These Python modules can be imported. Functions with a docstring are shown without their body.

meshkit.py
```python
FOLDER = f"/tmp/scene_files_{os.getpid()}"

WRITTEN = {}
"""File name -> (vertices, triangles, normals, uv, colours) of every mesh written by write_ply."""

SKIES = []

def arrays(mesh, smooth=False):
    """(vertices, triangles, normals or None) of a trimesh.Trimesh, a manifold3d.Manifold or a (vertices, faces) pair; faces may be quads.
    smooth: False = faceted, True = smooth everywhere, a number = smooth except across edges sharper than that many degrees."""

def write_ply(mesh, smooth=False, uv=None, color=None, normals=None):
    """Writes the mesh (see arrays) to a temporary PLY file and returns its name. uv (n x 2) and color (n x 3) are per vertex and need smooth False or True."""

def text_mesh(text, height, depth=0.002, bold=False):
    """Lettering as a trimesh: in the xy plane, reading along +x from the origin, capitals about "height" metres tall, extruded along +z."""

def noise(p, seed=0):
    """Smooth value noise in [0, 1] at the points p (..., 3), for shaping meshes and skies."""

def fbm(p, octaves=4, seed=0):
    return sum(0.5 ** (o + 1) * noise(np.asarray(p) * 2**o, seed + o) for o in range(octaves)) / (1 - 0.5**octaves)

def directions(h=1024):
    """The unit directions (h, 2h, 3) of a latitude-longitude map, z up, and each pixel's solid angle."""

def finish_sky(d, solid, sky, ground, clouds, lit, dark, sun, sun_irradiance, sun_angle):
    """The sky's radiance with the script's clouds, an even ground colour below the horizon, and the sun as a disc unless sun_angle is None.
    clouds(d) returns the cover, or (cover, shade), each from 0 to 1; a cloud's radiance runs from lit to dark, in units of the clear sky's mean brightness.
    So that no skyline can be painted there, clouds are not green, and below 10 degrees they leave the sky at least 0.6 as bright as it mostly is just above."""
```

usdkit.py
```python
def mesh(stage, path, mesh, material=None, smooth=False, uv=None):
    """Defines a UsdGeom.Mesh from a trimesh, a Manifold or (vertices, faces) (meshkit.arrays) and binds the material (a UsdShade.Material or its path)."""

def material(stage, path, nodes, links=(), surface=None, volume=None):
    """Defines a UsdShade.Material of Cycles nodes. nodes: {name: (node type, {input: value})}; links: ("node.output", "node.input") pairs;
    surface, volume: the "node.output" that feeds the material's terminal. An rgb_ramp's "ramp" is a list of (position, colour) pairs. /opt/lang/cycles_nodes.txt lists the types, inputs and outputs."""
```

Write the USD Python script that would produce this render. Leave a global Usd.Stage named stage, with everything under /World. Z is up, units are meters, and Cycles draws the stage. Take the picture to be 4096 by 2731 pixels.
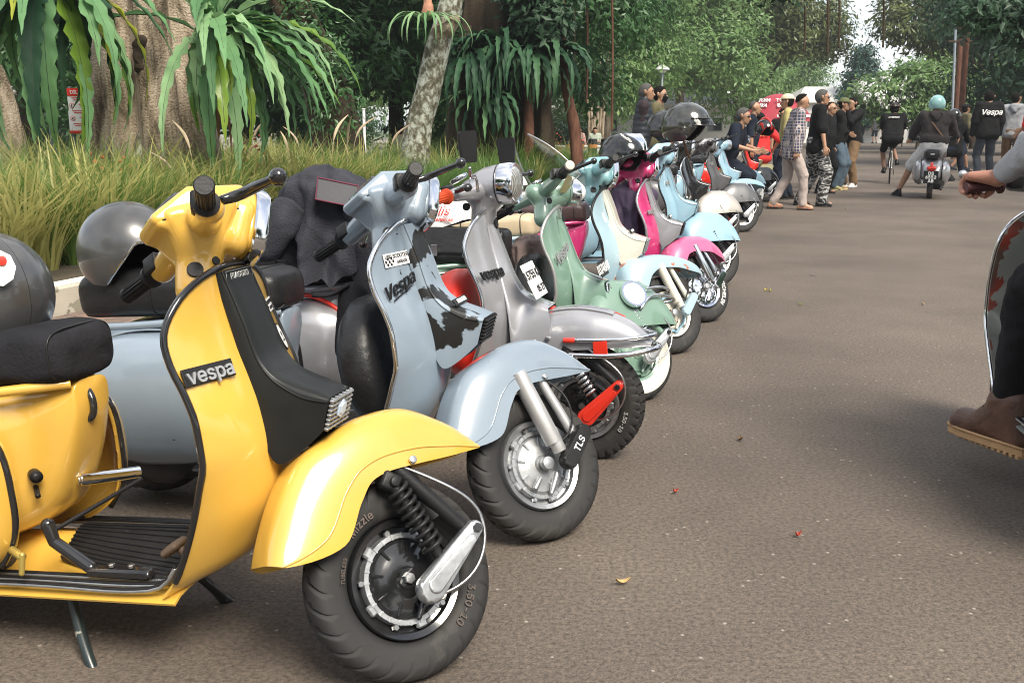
import math, numpy as np, trimesh, usdkit, meshkit
from pxr import Usd, UsdGeom, UsdLux, UsdShade, Gf, Sdf, Vt
from manifold3d import Manifold
from scipy.interpolate import CubicSpline, PchipInterpolator
stage = Usd.Stage.CreateInMemory()
UsdGeom.Xform.Define(stage, '/World'); UsdGeom.Scope.Define(stage, '/World/Looks')
PI = math.pi
# ---------------------------------------------------------------- camera, sky, sun, exposure
CAMH, PITCH = 1.17, 11.9
cam = UsdGeom.Camera.Define(stage, '/World/camera')
cam.AddTranslateOp().Set((0, 0, CAMH)); cam.AddRotateXOp().Set(90 - PITCH)
cam.CreateHorizontalApertureAttr(36.0); cam.CreateVerticalApertureAttr(24.0); cam.CreateFocalLengthAttr(35.51)
cam.CreateClippingRangeAttr((0.05, 2000.0)); cam.CreateExposureAttr(2.05)
SUN_EL, SUN_AZ = math.radians(50), math.radians(150)      # azimuth = atan2(x, y)
sd = np.array([math.sin(SUN_AZ) * math.cos(SUN_EL), math.cos(SUN_AZ) * math.cos(SUN_EL), math.sin(SUN_EL)])
dome = UsdLux.DomeLight.Define(stage, '/World/sky')
dome.GetPrim().SetCustomDataByKey('kind', 'structure')
dm = usdkit.material(stage, '/World/Looks/sky_look', {
    'sky': ('sky_texture', {'sky_type': 'single_scattering', 'sun_disc': False, 'sun_elevation': SUN_EL, 'sun_rotation': SUN_AZ, 'aerosol_density': 1.6}),
    'tc': ('texture_coordinate', {}), 'n': ('noise_texture', {'scale': 2.2, 'detail': 6.0, 'roughness': 0.6}),
    'r': ('rgb_ramp', {'ramp': [(0.40, (0.25, 0.25, 0.25)), (0.60, (1, 1, 1))]}),
    'm': ('mix', {'mix_type': 'mix', 'color2': (7.0, 7.05, 7.2)}), 'b': ('background_shader', {'strength': 0.05})},
    [('tc.generated', 'n.vector'), ('n.fac', 'r.fac'), ('r.color', 'm.fac'), ('sky.color', 'm.color1'), ('m.color', 'b.color')], surface='b.background')
UsdShade.MaterialBindingAPI.Apply(dome.GetPrim()).Bind(dm)
sun = UsdLux.DistantLight.Define(stage, '/World/sun')
sun.CreateNormalizeAttr(True); sun.CreateIntensityAttr(0.4); sun.CreateAngleAttr(26.0); sun.CreateColorAttr((1.0, 0.93, 0.80))
sun.AddRotateZOp().Set(-math.degrees(SUN_AZ)); sun.AddRotateXOp().Set(-(90 - math.degrees(SUN_EL)))

# ---------------------------------------------------------------- helpers: materials
LOOK = {}
def look(name, color, rough=0.5, metal=0.0, coat=0.0, var=0.12, vscale=6.0, bump=0.0, bscale=60.0, extra=None, trans=0.0, ior=1.5, spec=None):
    """A principled material whose colour drifts a little with position; bump gives fine relief."""
    if name in LOOK: return LOOK[name]
    c = np.array(color, float)
    n = {'g': ('texture_coordinate', {}), 'n': ('noise_texture', {'scale': vscale, 'detail': 5.0, 'roughness': 0.6}),
         'r': ('rgb_ramp', {'ramp': [(0.3, tuple(c * (1 - var))), (0.7, tuple(np.minimum(c * (1 + var), 1)))]}),
         'p': ('principled_bsdf', {'roughness': rough, 'metallic': metal, 'coat_weight': coat, 'coat_roughness': 0.03, 'ior': ior, 'transmission_weight': trans})}
    if spec is not None: n['p'][1]['specular_ior_level'] = spec
    l = [('g.object', 'n.vector'), ('n.fac', 'r.fac'), ('r.color', 'p.base_color')]
    if bump:
        n['bn'] = ('noise_texture', {'scale': bscale, 'detail': 4.0}); n['b'] = ('bump', {'strength': bump, 'distance': 0.01})
        l += [('g.object', 'bn.vector'), ('bn.fac', 'b.height'), ('b.normal', 'p.normal')]
    LOOK[name] = usdkit.material(stage, '/World/Looks/' + name, n, l, surface='p.BSDF')
    return LOOK[name]
def worn(name, color, under, amount=0.62, scale=9.0, rough=0.35, coat=0.4, under2=None, detail=8.0):
    """Paint with chips and patches where a second colour shows (its own shape, fixed to the object)."""
    if name in LOOK: return LOOK[name]
    n = {'g': ('texture_coordinate', {}), 'n': ('noise_texture', {'scale': scale, 'detail': detail, 'roughness': 0.55, 'distortion': 0.4}),
         'r': ('rgb_ramp', {'ramp': [(amount, (0, 0, 0)), (amount + 0.012, (1, 1, 1))]}),
         'n2': ('noise_texture', {'scale': 3.0, 'detail': 3.0}), 'r2': ('rgb_ramp', {'ramp': [(0.35, tuple(np.array(color) * 0.9)), (0.65, tuple(np.minimum(np.array(color) * 1.1, 1)))]}),
         'n3': ('noise_texture', {'scale': scale * 0.7, 'detail': 2.0}), 'r3': ('rgb_ramp', {'ramp': [(0.48, under), (0.55, under2 or under)]}),
         'm': ('mix', {'mix_type': 'mix'}), 'p': ('principled_bsdf', {'roughness': rough, 'coat_weight': coat, 'coat_roughness': 0.06})}
    LOOK[name] = usdkit.material(stage, '/World/Looks/' + name, n, [('g.object', 'n.vector'), ('g.object', 'n2.vector'), ('g.object', 'n3.vector'), ('n.fac', 'r.fac'), ('n2.fac', 'r2.fac'), ('n3.fac', 'r3.fac'),
        ('r.color', 'm.fac'), ('r2.color', 'm.color1'), ('r3.color', 'm.color2'), ('m.color', 'p.base_color')], surface='p.BSDF')
    return LOOK[name]
def paint(name, color, rough=0.3, coat=1.0, var=0.05): return look('paint_' + name, color, rough, 0.0, coat, var, 3.0)
chrome = look('chrome', (0.72, 0.73, 0.75), 0.08, 1.0, var=0.06)
steel = look('steel', (0.5, 0.5, 0.5), 0.3, 1.0, var=0.2, vscale=20)
alu = look('cast_aluminium', (0.40, 0.41, 0.42), 0.42, 0.85, var=0.2, vscale=25, bump=0.1)
rubber = worn('tyre_rubber', (0.017, 0.0165, 0.0165), (.030, .027, .024), .50, 3.0, .72, 0.0, (.024, .022, .020), 12.0)
black = look('black_plastic', (0.012, 0.012, 0.013), 0.45, var=0.25, bump=0.08, bscale=150, spec=.3)
gblack = look('gloss_black', (0.012, 0.012, 0.013), 0.15, coat=0.6, var=0.2)
leather = look('black_leather', (0.013, 0.013, 0.014), 0.40, spec=.35, var=0.3, vscale=10, bump=0.25, bscale=45)
cloth_black = look('black_cloth', (0.014, 0.014, 0.017), 0.9, spec=.2, var=0.25, vscale=12, bump=0.3, bscale=120)
white = look('white_paint', (0.75, 0.75, 0.74), 0.35, var=0.05)
red_l = look('red_gloss', (0.62, 0.03, 0.015), 0.3, coat=0.4, var=0.08)
glassy = look('lamp_lens', (0.75, 0.78, 0.78), 0.08, 0.0, coat=1.0, var=0.15, vscale=40)
def pane_look(name, tint):
    if name in LOOK: return LOOK[name]
    LOOK[name] = usdkit.material(stage, '/World/Looks/' + name, {'t': ('transparent_bsdf', {'color': tint}), 'g': ('glossy_bsdf', {'roughness': 0.04, 'color': (1, 1, 1)}), 'f': ('fresnel', {'IOR': 1.3}), 'm': ('mix_closure', {})},
        [('f.fac', 'm.fac'), ('t.BSDF', 'm.closure1'), ('g.BSDF', 'm.closure2')], surface='m.closure')
    return LOOK[name]
# ---------------------------------------------------------------- helpers: prims
USED = {}
def numbered(parent, name):
    k = (parent, name); n = USED.get(k, 0); USED[k] = n + 1
    return f'{parent}/{name}' + (f'_{n:03d}' if n else '')
def meta(p, label=None, cat=None, group=None, kind=None):
    p = p.GetPrim() if hasattr(p, 'GetPrim') else p
    for k, v in (('label', label), ('category', cat), ('group', group), ('kind', kind)):
        if v: p.SetCustomDataByKey(k, v)
    return p
def thing(name, label, cat, loc=(0, 0, 0), rz=0.0, ry=0.0, rx=0.0, group=None, scale=None):
    x = UsdGeom.Xform.Define(stage, numbered('/World', name))
    x.AddTranslateOp().Set(Gf.Vec3d(*map(float, loc)))
    if rz: x.AddRotateZOp().Set(float(rz))
    if ry: x.AddRotateYOp().Set(float(ry))
    if rx: x.AddRotateXOp().Set(float(rx))
    if scale: x.AddScaleOp().Set(Gf.Vec3f(*([scale] * 3 if np.ndim(scale) == 0 else scale)))
    return meta(x, label, cat, group)
def part(parent, name, mesh, mat, smooth=True, label=None, kind=None):
    path = numbered(str(parent.GetPath()) if parent is not None else '/World', name)
    m = usdkit.mesh(stage, path, mesh, mat, smooth)
    return meta(m, label, kind=kind)
def solo(name, mesh, mat, label, cat, smooth=True, group=None, kind=None):
    m = usdkit.mesh(stage, numbered('/World', name), mesh, mat, smooth)
    return meta(m, label, cat, group, kind)
def copy_of(src, name, label, loc, rz=0.0, scale=None, group=None, cat=None, ry=0.0):
    d = src.GetCustomData()
    r = thing(name, label or d['label'], cat or d['category'], loc, rz, ry, 0, group or d.get('group'), scale)
    r.GetReferences().AddInternalReference(src.GetPath()); r.SetInstanceable(True)
    return r
# ---------------------------------------------------------------- helpers: meshes, all return (vertices, triangles)
def cat(*ms):
    V, Fs, n = [], [], 0
    for m in ms:
        if hasattr(m, 'vertices'): m = (np.asarray(m.vertices), np.asarray(m.faces))
        elif hasattr(m, 'to_mesh'): q = m.to_mesh(); m = (q.vert_properties[:, :3], q.tri_verts)
        v, f = np.asarray(m[0], float), np.asarray(m[1], int)
        if f.shape[1] == 4: f = np.vstack([f[:, [0, 1, 2]], f[:, [0, 2, 3]]])
        V.append(v); Fs.append(f + n); n += len(v)
    return np.vstack(V), np.vstack(Fs)
def mv(m, t=(0, 0, 0), M=None, s=None):
    v, f = cat(m)
    if s is not None: v = v * s
    if M is not None: v = v @ np.asarray(M).T
    return v + np.asarray(t, float), f
def rot(ax, deg):
    ax = np.array({'x': (1, 0, 0), 'y': (0, 1, 0), 'z': (0, 0, 1)}.get(ax, ax) if isinstance(ax, str) else ax, float); ax /= np.linalg.norm(ax); d = math.radians(deg)
    K = np.array([[0, -ax[2], ax[1]], [ax[2], 0, -ax[0]], [-ax[1], ax[0], 0]])
    return np.eye(3) + math.sin(d) * K + (1 - math.cos(d)) * K @ K
def frame(x, y):
    """A rotation whose columns are x, y made square to x, and their cross product."""
    x = np.array(x, float); x /= np.linalg.norm(x); y = np.array(y, float); y = y - x * (x @ y); y /= np.linalg.norm(y)
    return np.stack([x, y, np.cross(x, y)], 1)
def S(pts, n, closed=False):
    p = np.array(pts, float)
    if closed: p = np.vstack([p, p[:1]])
    d = np.r_[0, np.cumsum(np.linalg.norm(np.diff(p, axis=0), axis=1) + 1e-9)]
    c = CubicSpline(d, p, bc_type='periodic' if closed else 'natural')
    return c(np.linspace(0, d[-1], n, endpoint=not closed))
def grid(Pts, close_v=False):
    Pts = np.asarray(Pts, float); a, b = Pts.shape[:2]
    i = np.arange(a - 1)[:, None]; j = np.arange(b if close_v else b - 1)[None]
    q = lambda ii, jj: (ii * b + jj % b).ravel()
    ii, jj = np.broadcast_arrays(i, j)
    A, B, Cc, D = q(ii, jj), q(ii + 1, jj), q(ii + 1, jj + 1), q(ii, jj + 1)
    return Pts.reshape(-1, 3), np.vstack([np.stack([A, B, Cc], 1), np.stack([A, Cc, D], 1)])
def loft(rings, caps=True):
    R = np.asarray(rings, float); v, f = grid(R, True); a, b = R.shape[:2]
    if caps:
        n = len(v); v = np.vstack([v, R[0].mean(0), R[-1].mean(0)]); j = np.arange(b); k = (j + 1) % b
        f = np.vstack([f, np.stack([np.full(b, n), j, k], 1), np.stack([np.full(b, n + 1), (a - 1) * b + k, (a - 1) * b + j], 1)])
    t = trimesh.Trimesh(v, f, process=False)
    if t.volume < 0: f = f[:, ::-1]
    return v, f
def sheet(Pts, t):
    """An open grid of points given thickness t on its back."""
    Pts = np.asarray(Pts, float)
    du = np.gradient(Pts, axis=0); dv = np.gradient(Pts, axis=1); n = np.cross(du, dv); n /= np.linalg.norm(n, axis=-1, keepdims=True) + 1e-12
    Q = Pts - n * t; a, b = Pts.shape[:2]
    v1, f1 = grid(Pts); v2, f2 = grid(Q)
    idx = np.arange(a * b).reshape(a, b)
    loop = np.r_[idx[0, :-1], idx[:-1, -1], idx[-1, :0:-1], idx[:0:-1, 0]]; nx = np.roll(loop, -1); N = a * b
    side = np.vstack([np.stack([loop, nx, nx + N], 1), np.stack([loop, nx + N, loop + N], 1)])
    # own vertices for the rim so that it shades as a sharp edge
    allv = np.vstack([v1, v2]); sv = allv[side.ravel()]; sf = np.arange(len(sv)).reshape(-1, 3)
    return cat((v1, f1), (v2, f2[:, ::-1]), (sv, sf[:, ::-1]))
def tube(path, r, n=8, closed=False, flat=1.0, up=(0, 0, 1)):
    p = np.asarray(path, float); m = len(p); r = np.broadcast_to(np.asarray(r, float), (m,))
    t = np.roll(p, -1, 0) - np.roll(p, 1, 0) if closed else np.gradient(p, axis=0)
    t /= np.linalg.norm(t, axis=1, keepdims=True) + 1e-12
    up = np.array(up, float); a = np.cross(t[0], up)
    if np.linalg.norm(a) < 1e-3: a = np.cross(t[0], (1, 0, 0))
    A = []
    for k in range(m):
        a = a - t[k] * (a @ t[k]); a = a / (np.linalg.norm(a) + 1e-12); A.append(a)
    A = np.array(A); B = np.cross(t, A); th = np.linspace(0, 2 * PI, n, endpoint=False)
    rings = p[:, None] + r[:, None, None] * (np.cos(th)[None, :, None] * A[:, None] + flat * np.sin(th)[None, :, None] * B[:, None])
    if closed: return grid(np.vstack([rings, rings[:1]]), True)
    return loft(rings)
def revolve(prof, n=48, axis='y'):
    """prof: (radius, along) pairs, turned about the axis."""
    p = np.array(prof, float); th = np.linspace(0, 2 * PI, n, endpoint=False)
    R = np.stack([p[:, None, 0] * np.cos(th), np.repeat(p[:, 1:2], n, 1), p[:, None, 0] * np.sin(th)], -1)
    if axis == 'z': R = R[..., [0, 2, 1]]
    if axis == 'x': R = R[..., [1, 0, 2]]
    v, f = grid(R, True)
    t = trimesh.Trimesh(v, f, process=False)
    return v, (f[:, ::-1] if t.volume < 0 else f)
def rod(a, b, r, n=12): return tube(np.linspace(a, b, 2), r, n)
def disc(c, nrm, r, h, n=28, bev=0.15):
    M = frame(np.cross(nrm, (0.3, 0.5, 0.8)), nrm); b = h * bev
    return mv(revolve([(0, 0), (r - b, 0), (r, b), (r, h - b), (r - b, h), (0, h)], n), c, M)
def box(c, s, M=None, bev=None):
    s = np.array(s, float); b = min(s) * 0.18 if bev is None else bev
    if b <= 0: m = trimesh.creation.box(s)
    else:
        q = np.array([(x, y, z) for x in (-1, 1) for y in (-1, 1) for z in (-1, 1)]) * s / 2
        pts = np.vstack([q - np.sign(q) * b * np.array(e) for e in ((0, 1, 1), (1, 0, 1), (1, 1, 0))])
        m = Manifold.hull_points(pts)
    return mv(m, c, M)
SPH = np.array(trimesh.creation.icosphere(2).vertices); SPH1 = np.array(trimesh.creation.icosphere(1).vertices)
def hull(*prs, low=False):
    """Hull of spheres (point, radius)."""
    return Manifold.hull_points(np.vstack([(SPH1 if low else SPH) * r + np.array(p, float) for p, r in prs]))
def blob(parts, edge=0.012, it=8):
    m = parts[0]
    for q in parts[1:]: m = m + q
    m = m.refine_to_length(edge)
    q = m.to_mesh(); t = trimesh.Trimesh(q.vert_properties[:, :3], q.tri_verts, process=True)
    if it: trimesh.smoothing.filter_taubin(t, iterations=it)
    return np.array(t.vertices), np.array(t.faces)
def text(s, h, depth=0.003, bold=False, shear=0.0):
    v, f = cat(meshkit.text_mesh(s, h, depth, bold)); v = v.copy()
    v[:, 0] -= (v[:, 0].min() + v[:, 0].max()) / 2; v[:, 1] -= h / 2
    v[:, 0] += shear * v[:, 1]
    return v, f
def text_at(s, h, o, xd, yd, **k): return mv(text(s, h, **k), o, frame(xd, yd))
def wob(m, amp, sc, seed=0):
    v, f = cat(m); d = np.stack([meshkit.fbm(v * sc + 7.3 * k, 3, seed + k) - 0.5 for k in range(3)], 1)
    return v + d * amp, f
# ---------------------------------------------------------------- ground: asphalt road, pavers, kerb, planted bed
def ground_look(name, n, l): LOOK[name] = usdkit.material(stage, '/World/Looks/' + name, n, l, surface='p.BSDF'); return LOOK[name]
asphalt = ground_look('asphalt', {'g': ('texture_coordinate', {}),
    'n1': ('noise_texture', {'scale': .55, 'detail': 6.0, 'roughness': .6}), 'r1': ('rgb_ramp', {'ramp': [(.33, (.080, .065, .053)), (.67, (.136, .110, .090))]}),
    'n2': ('noise_texture', {'scale': 75.0, 'detail': 5.0, 'roughness': .8}), 'r2': ('rgb_ramp', {'ramp': [(.37, (.54, .53, .52)), (.5, (.97, .97, .97)), (.63, (1.42, 1.38, 1.34))]}), 'm1': ('mix', {'mix_type': 'multiply', 'fac': 1.0}),
    'v': ('voronoi_texture', {'scale': 26.0, 'randomness': 1.0}), 'rv': ('rgb_ramp', {'ramp': [(.10, (1, 1, 1)), (.15, (0, 0, 0))]}),
    'v2': ('white_noise_texture', {}), 'gt': ('math', {'math_type': 'greater_than', 'value2': .80}), 'mm': ('math', {'math_type': 'multiply'}), 'm2': ('mix', {'mix_type': 'mix', 'color2': (.28, .245, .21)}),
    'n3': ('noise_texture', {'scale': 2.3, 'detail': 2.0}), 'r3': ('rgb_ramp', {'ramp': [(.735, (0, 0, 0)), (.75, (1, 1, 1))]}), 'm3': ('mix', {'mix_type': 'mix', 'color2': (.04, .036, .034)}),
    'bn': ('noise_texture', {'scale': 150.0, 'detail': 3.0}), 'b': ('bump', {'strength': .5, 'distance': .010}), 'p': ('principled_bsdf', {'roughness': .82, 'specular_ior_level': .35})},
    [('g.object', 'n1.vector'), ('g.object', 'n2.vector'), ('g.object', 'v.vector'), ('g.object', 'n3.vector'), ('g.object', 'bn.vector'), ('n1.fac', 'r1.fac'), ('n2.fac', 'r2.fac'), ('r1.color', 'm1.color1'), ('r2.color', 'm1.color2'),
     ('v.distance', 'rv.fac'), ('v.position', 'v2.vector'), ('v2.value', 'gt.value1'), ('gt.value', 'mm.value1'), ('rv.color', 'mm.value2'), ('mm.value', 'm2.fac'), ('m1.color', 'm2.color1'), ('n3.fac', 'r3.fac'), ('r3.color', 'm3.fac'), ('m2.color', 'm3.color1'), ('m3.color', 'p.base_color'), ('bn.fac', 'b.height'), ('b.normal', 'p.normal')])
def flat(name, pts, z, mat, kind='structure'):
    from shapely.geometry import Polygon
    v, f = trimesh.creation.triangulate_polygon(Polygon(pts), engine='earcut')
    return part(None, name, (np.c_[v, np.full(len(v), z)], f), mat, False, kind=kind)
flat('ground', [(-300, -40), (300, -40), (300, 500), (-300, 500)], -.012, look('lawn', (.055, .075, .025), .95, var=.4, vscale=1.2, bump=.5, bscale=25))
flat('road', [(-8, -8), (60, -8), (60, 140), (42, 140), (2.2, 22), (-2.8, 6.5), (-5.5, -2)], 0.0, asphalt)
KD = np.array([math.sin(math.radians(18.3)), math.cos(math.radians(18.3)), 0]); KN = np.array([-KD[1], KD[0], 0]); K0 = np.array([-2.90, 6.24, 0])   # kerb line and the normal into the bed
kp = lambda s, n, z=0: K0 + KD * s + KN * n + np.array([0, 0, z])
flat('pavement', [kp(-9, 0)[:2], kp(26, 0)[:2], kp(26, -1.6)[:2], kp(-9, -1.6)[:2]], .004, look('paver_joint_sand', (.10, .075, .055), .95, var=.3, bump=.3))
rng = np.random.default_rng(4)
pv = [look(f'paver_{k}', c, .85, var=.25, vscale=14, bump=.4, bscale=60) for k, c in enumerate([(.20, .125, .09), (.17, .11, .085), (.23, .155, .11), (.14, .10, .08)])]
host = UsdGeom.Xform.Define(stage, '/World/pavement_pavers'); meta(host, kind='structure')
for i in range(24):
    for j in range(12):
        c = kp(-4.2 + i * .208, -.09 - j * .105, .008); part(host, 'paver', box(c + rng.normal(0, .0008, 3), (.2, .1, .018), frame(KD, KN), .003), pv[rng.integers(4)], False)
bed = look('bed_soil', (.05, .038, .022), .95, var=.4, vscale=3, bump=.6, bscale=18)
flat('garden_bed', [kp(-12, .16)[:2], kp(20.5, .16)[:2], kp(20.5, 4)[:2], kp(14, 10)[:2], kp(-12, 12)[:2]], .17, bed)
kerb = thing('kerb', 'weathered concrete kerb with whitewashed top edging the grass bed', 'kerb', (0, 0, 0))
kc = worn('kerb_concrete', (.40, .36, .29), (.16, .14, .10), .56, 5.0, .85, 0.0, (.24, .22, .16))
kw = worn('kerb_whitewash', (.68, .67, .63), (.36, .33, .28), .60, 7.0, .8, 0.0)
for k in range(34):
    M = frame(KD, KN); c = kp(-9.5 + k * .9, .08, .09 + rng.normal(0, .003))
    ks = part(kerb, 'kerb_stone', box(c, (.888, .17, .20), M, .015), kc, 30)
    part(ks, 'whitewash', box(c + [0, 0, .1025] + KN * .012, (.88, .14, .006), M, .002), kw)
flat('plaza', [(-60, 33), (6.9, 33), (40, 128), (-60, 128)], -.004, look('plaza_paving', (.30, .27, .23), .9, var=.2, vscale=.8, bump=.2))
fl_ = [(1760, 667), (1768, 669), (1838, 700), (1430, 1338), (1551, 1130), (1832, 1230), (2290, 880), (1942, 480), (1700, 1010), (2120, 700)]
for (x, y), c in zip(fl_, ['yellow', 'yellow green', 'green', 'straw', 'red', 'red', 'pale yellow', 'yellow brown', 'brown', 'tan']):
    q = at0 = None
    p_ = math.radians(PITCH); u, v = (x - 1176) / 2320, (784 - y) / 2320; d = np.array([u, math.cos(p_) + v * math.sin(p_), -math.sin(p_) + v * math.cos(p_)]); q = np.array([0, 0, CAMH]) + d * (CAMH - .006) / -d[2]
    col = {'yellow': (.5, .38, .03), 'yellow green': (.35, .38, .04), 'green': (.12, .2, .03), 'straw': (.45, .3, .12), 'red': (.4, .06, .03), 'pale yellow': (.5, .45, .15), 'yellow brown': (.3, .2, .05), 'brown': (.12, .07, .03), 'tan': (.3, .22, .12)}[c]
    a = rng.uniform(0, 6); L = (.009 if c == 'red' else .015) * (1.3 if c == 'straw' else 1); M = rot('z', math.degrees(a))
    V = np.array([[(s * L, w * .008 * math.sin((s + 1) * 1.57) + .004 * s * s, .012 * s * s + abs(w) * .006) for w in (-1, 0, 1)] for s in np.linspace(-1, 1, 7)])
    solo('fallen_leaf', mv(sheet(V, .0012), q, M), look('leaf_litter_' + c.replace(' ', '_'), col, .7), f'small {c} leaf lying on the asphalt' + {(1551, 1130): ' level with the second front wheel', (1832, 1230): ' level with the yellow scooter wheel'}.get((x, y), ''), 'leaf', group=None)
# ---------------------------------------------------------------- scooters (x forward, y left, z up, origin at the front wheel's contact)
RAKE = math.radians(26); SAX = (-math.sin(RAKE), 0, math.cos(RAKE)); SP0 = np.array([-.04, 0, .215])
ribbed = usdkit.material(stage, '/World/Looks/ribbed_lens', {'g': ('texture_coordinate', {}), 'w': ('wave_texture', {'wave_type': 'bands', 'bands_direction': 'y', 'scale': 38.0}), 'r': ('rgb_ramp', {'ramp': [(0, (.16, .16, .15)), (1, (.42, .42, .40))]}), 'b': ('bump', {'strength': .7, 'distance': .004}), 'p': ('principled_bsdf', {'roughness': .12, 'coat_weight': 1.0, 'metallic': .3})},
    [('g.object', 'w.vector'), ('w.fac', 'r.fac'), ('r.color', 'p.base_color'), ('w.fac', 'b.height'), ('b.normal', 'p.normal')], surface='p.BSDF')
def text_arc(s, h, R, a0, y, depth=.0015):
    v, f = cat(meshkit.text_mesh(s, h, depth, True)); v = v.copy(); v[:, 0] -= v[:, 0].mean()
    a = math.radians(a0) + v[:, 0] / R; r = R + v[:, 1] - h / 2
    return np.stack([r * np.sin(a), y - v[:, 2], r * np.cos(a)], 1), f
def tyre_mesh(R=.216, wd=.092, ri=.127, tread='road', nt=200):
    ph = np.linspace(-PI, PI, 33)                       # 0 = outermost
    th = np.linspace(0, 2 * PI, nt, endpoint=False)
    c = (R + ri) / 2; a = (R - ri) / 2; b = wd / 2
    sx = np.sign(np.cos(ph)) * np.abs(np.cos(ph)) ** .72; sy = np.sign(np.sin(ph)) * np.abs(np.sin(ph)) ** .72
    T, Pp = np.meshgrid(th, ph, indexing='ij')
    u = sy[None] + 0 * T; on = (np.cos(Pp) > .12)
    k = 26
    if tread == 'road':  g = (((T * k / (2 * PI) + .9 * np.abs(u) ** 1.5 + .5 * (u > 0)) % 1) < .19) & (np.abs(u) > .22) & (np.abs(u) < 1.1)
    elif tread == 'knob': g = ((((T * 40 / (2 * PI) + .5 * (np.floor(u * 3) % 2)) % 1) < .22) | ((u * 3 % 1) < .2))
    else: g = (((T * 60 / (2 * PI)) % 1) < .15) & (np.abs(u) < .9)
    r = c + a * sx[None] - .012 * (g & on)
    step = np.where(np.cos(Pp) > .12, 0.0, .0025); r = r - step * np.sign(sx[None])
    y = b * sy[None] * (1 - .045 * (np.cos(Pp) < .12))
    P3 = np.stack([r * np.sin(T), y + 0 * T, r * np.cos(T)], -1)
    P3 = np.vstack([P3, P3[:1]]); v, f = grid(P3)
    return v, f[:, ::-1] if trimesh.Trimesh(v, f, process=False).volume < 0 else f
TYRES = {}
def tyre(key, **k):
    if key not in TYRES: TYRES[key] = tyre_mesh(**k)
    return TYRES[key]
def coil(a, b, R, r, turns, n=10):
    a, b = np.array(a, float), np.array(b, float); M = frame(b - a, (0, 1, .01)); t = np.linspace(0, 1, turns * n + 1)
    p = np.stack([t * np.linalg.norm(b - a), R * np.cos(2 * PI * turns * t), R * np.sin(2 * PI * turns * t)], 1) @ M.T + a
    return tube(p, r, 6)
def stadium(a, b, ra, rb, y0, th, n=12):
    """A flat link with round ends from a to b in the x-z plane, th thick towards -y."""
    a, b = np.array(a, float), np.array(b, float)
    pts = []
    for p, r in ((a, ra), (b, rb)):
        for t in np.linspace(0, 2 * PI, 20, endpoint=False):
            for rr, yy in ((r, y0), (r, y0 - th * .65), (r * .86, y0 - th)): pts.append((p[0] + rr * math.cos(t), yy, p[1] + rr * math.sin(t)))
    return Manifold.hull_points(np.array(pts))
ZED = np.array([.232, .27, .33, .41, .48, .54, .62, .68, .74, .80, .86, .917])
XE = PchipInterpolator(ZED, [-.475, -.44, -.405, -.366, -.338, -.320, -.323, -.338, -.362, -.375, -.362, -.333])
XC = PchipInterpolator(ZED, [-.445, -.362, -.312, -.270, -.256, -.250, -.262, -.280, -.300, -.317, -.328, -.335])
def shield_w(z, k=1.0, top=.917): 
    w = np.interp(z, [.232, .33, .48, .70], [.198, .205, .22, .222]) * k
    return w * np.where(z > .72, np.clip(1 - np.clip((z - .72) / (top - .72), 0, 1) ** 2.6, 0, 1) ** .5, 1)
def shield_pt(z, u, k=1.0, off=0.0):
    z = np.asarray(z, float); u = np.asarray(u, float)
    x = XC(z) + (XE(z) - XC(z)) * np.abs(u) ** 2.1 + off * (1 - .25 * np.abs(u))
    return np.stack(np.broadcast_arrays(x, shield_w(z, k) * u, z), -1)
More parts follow.
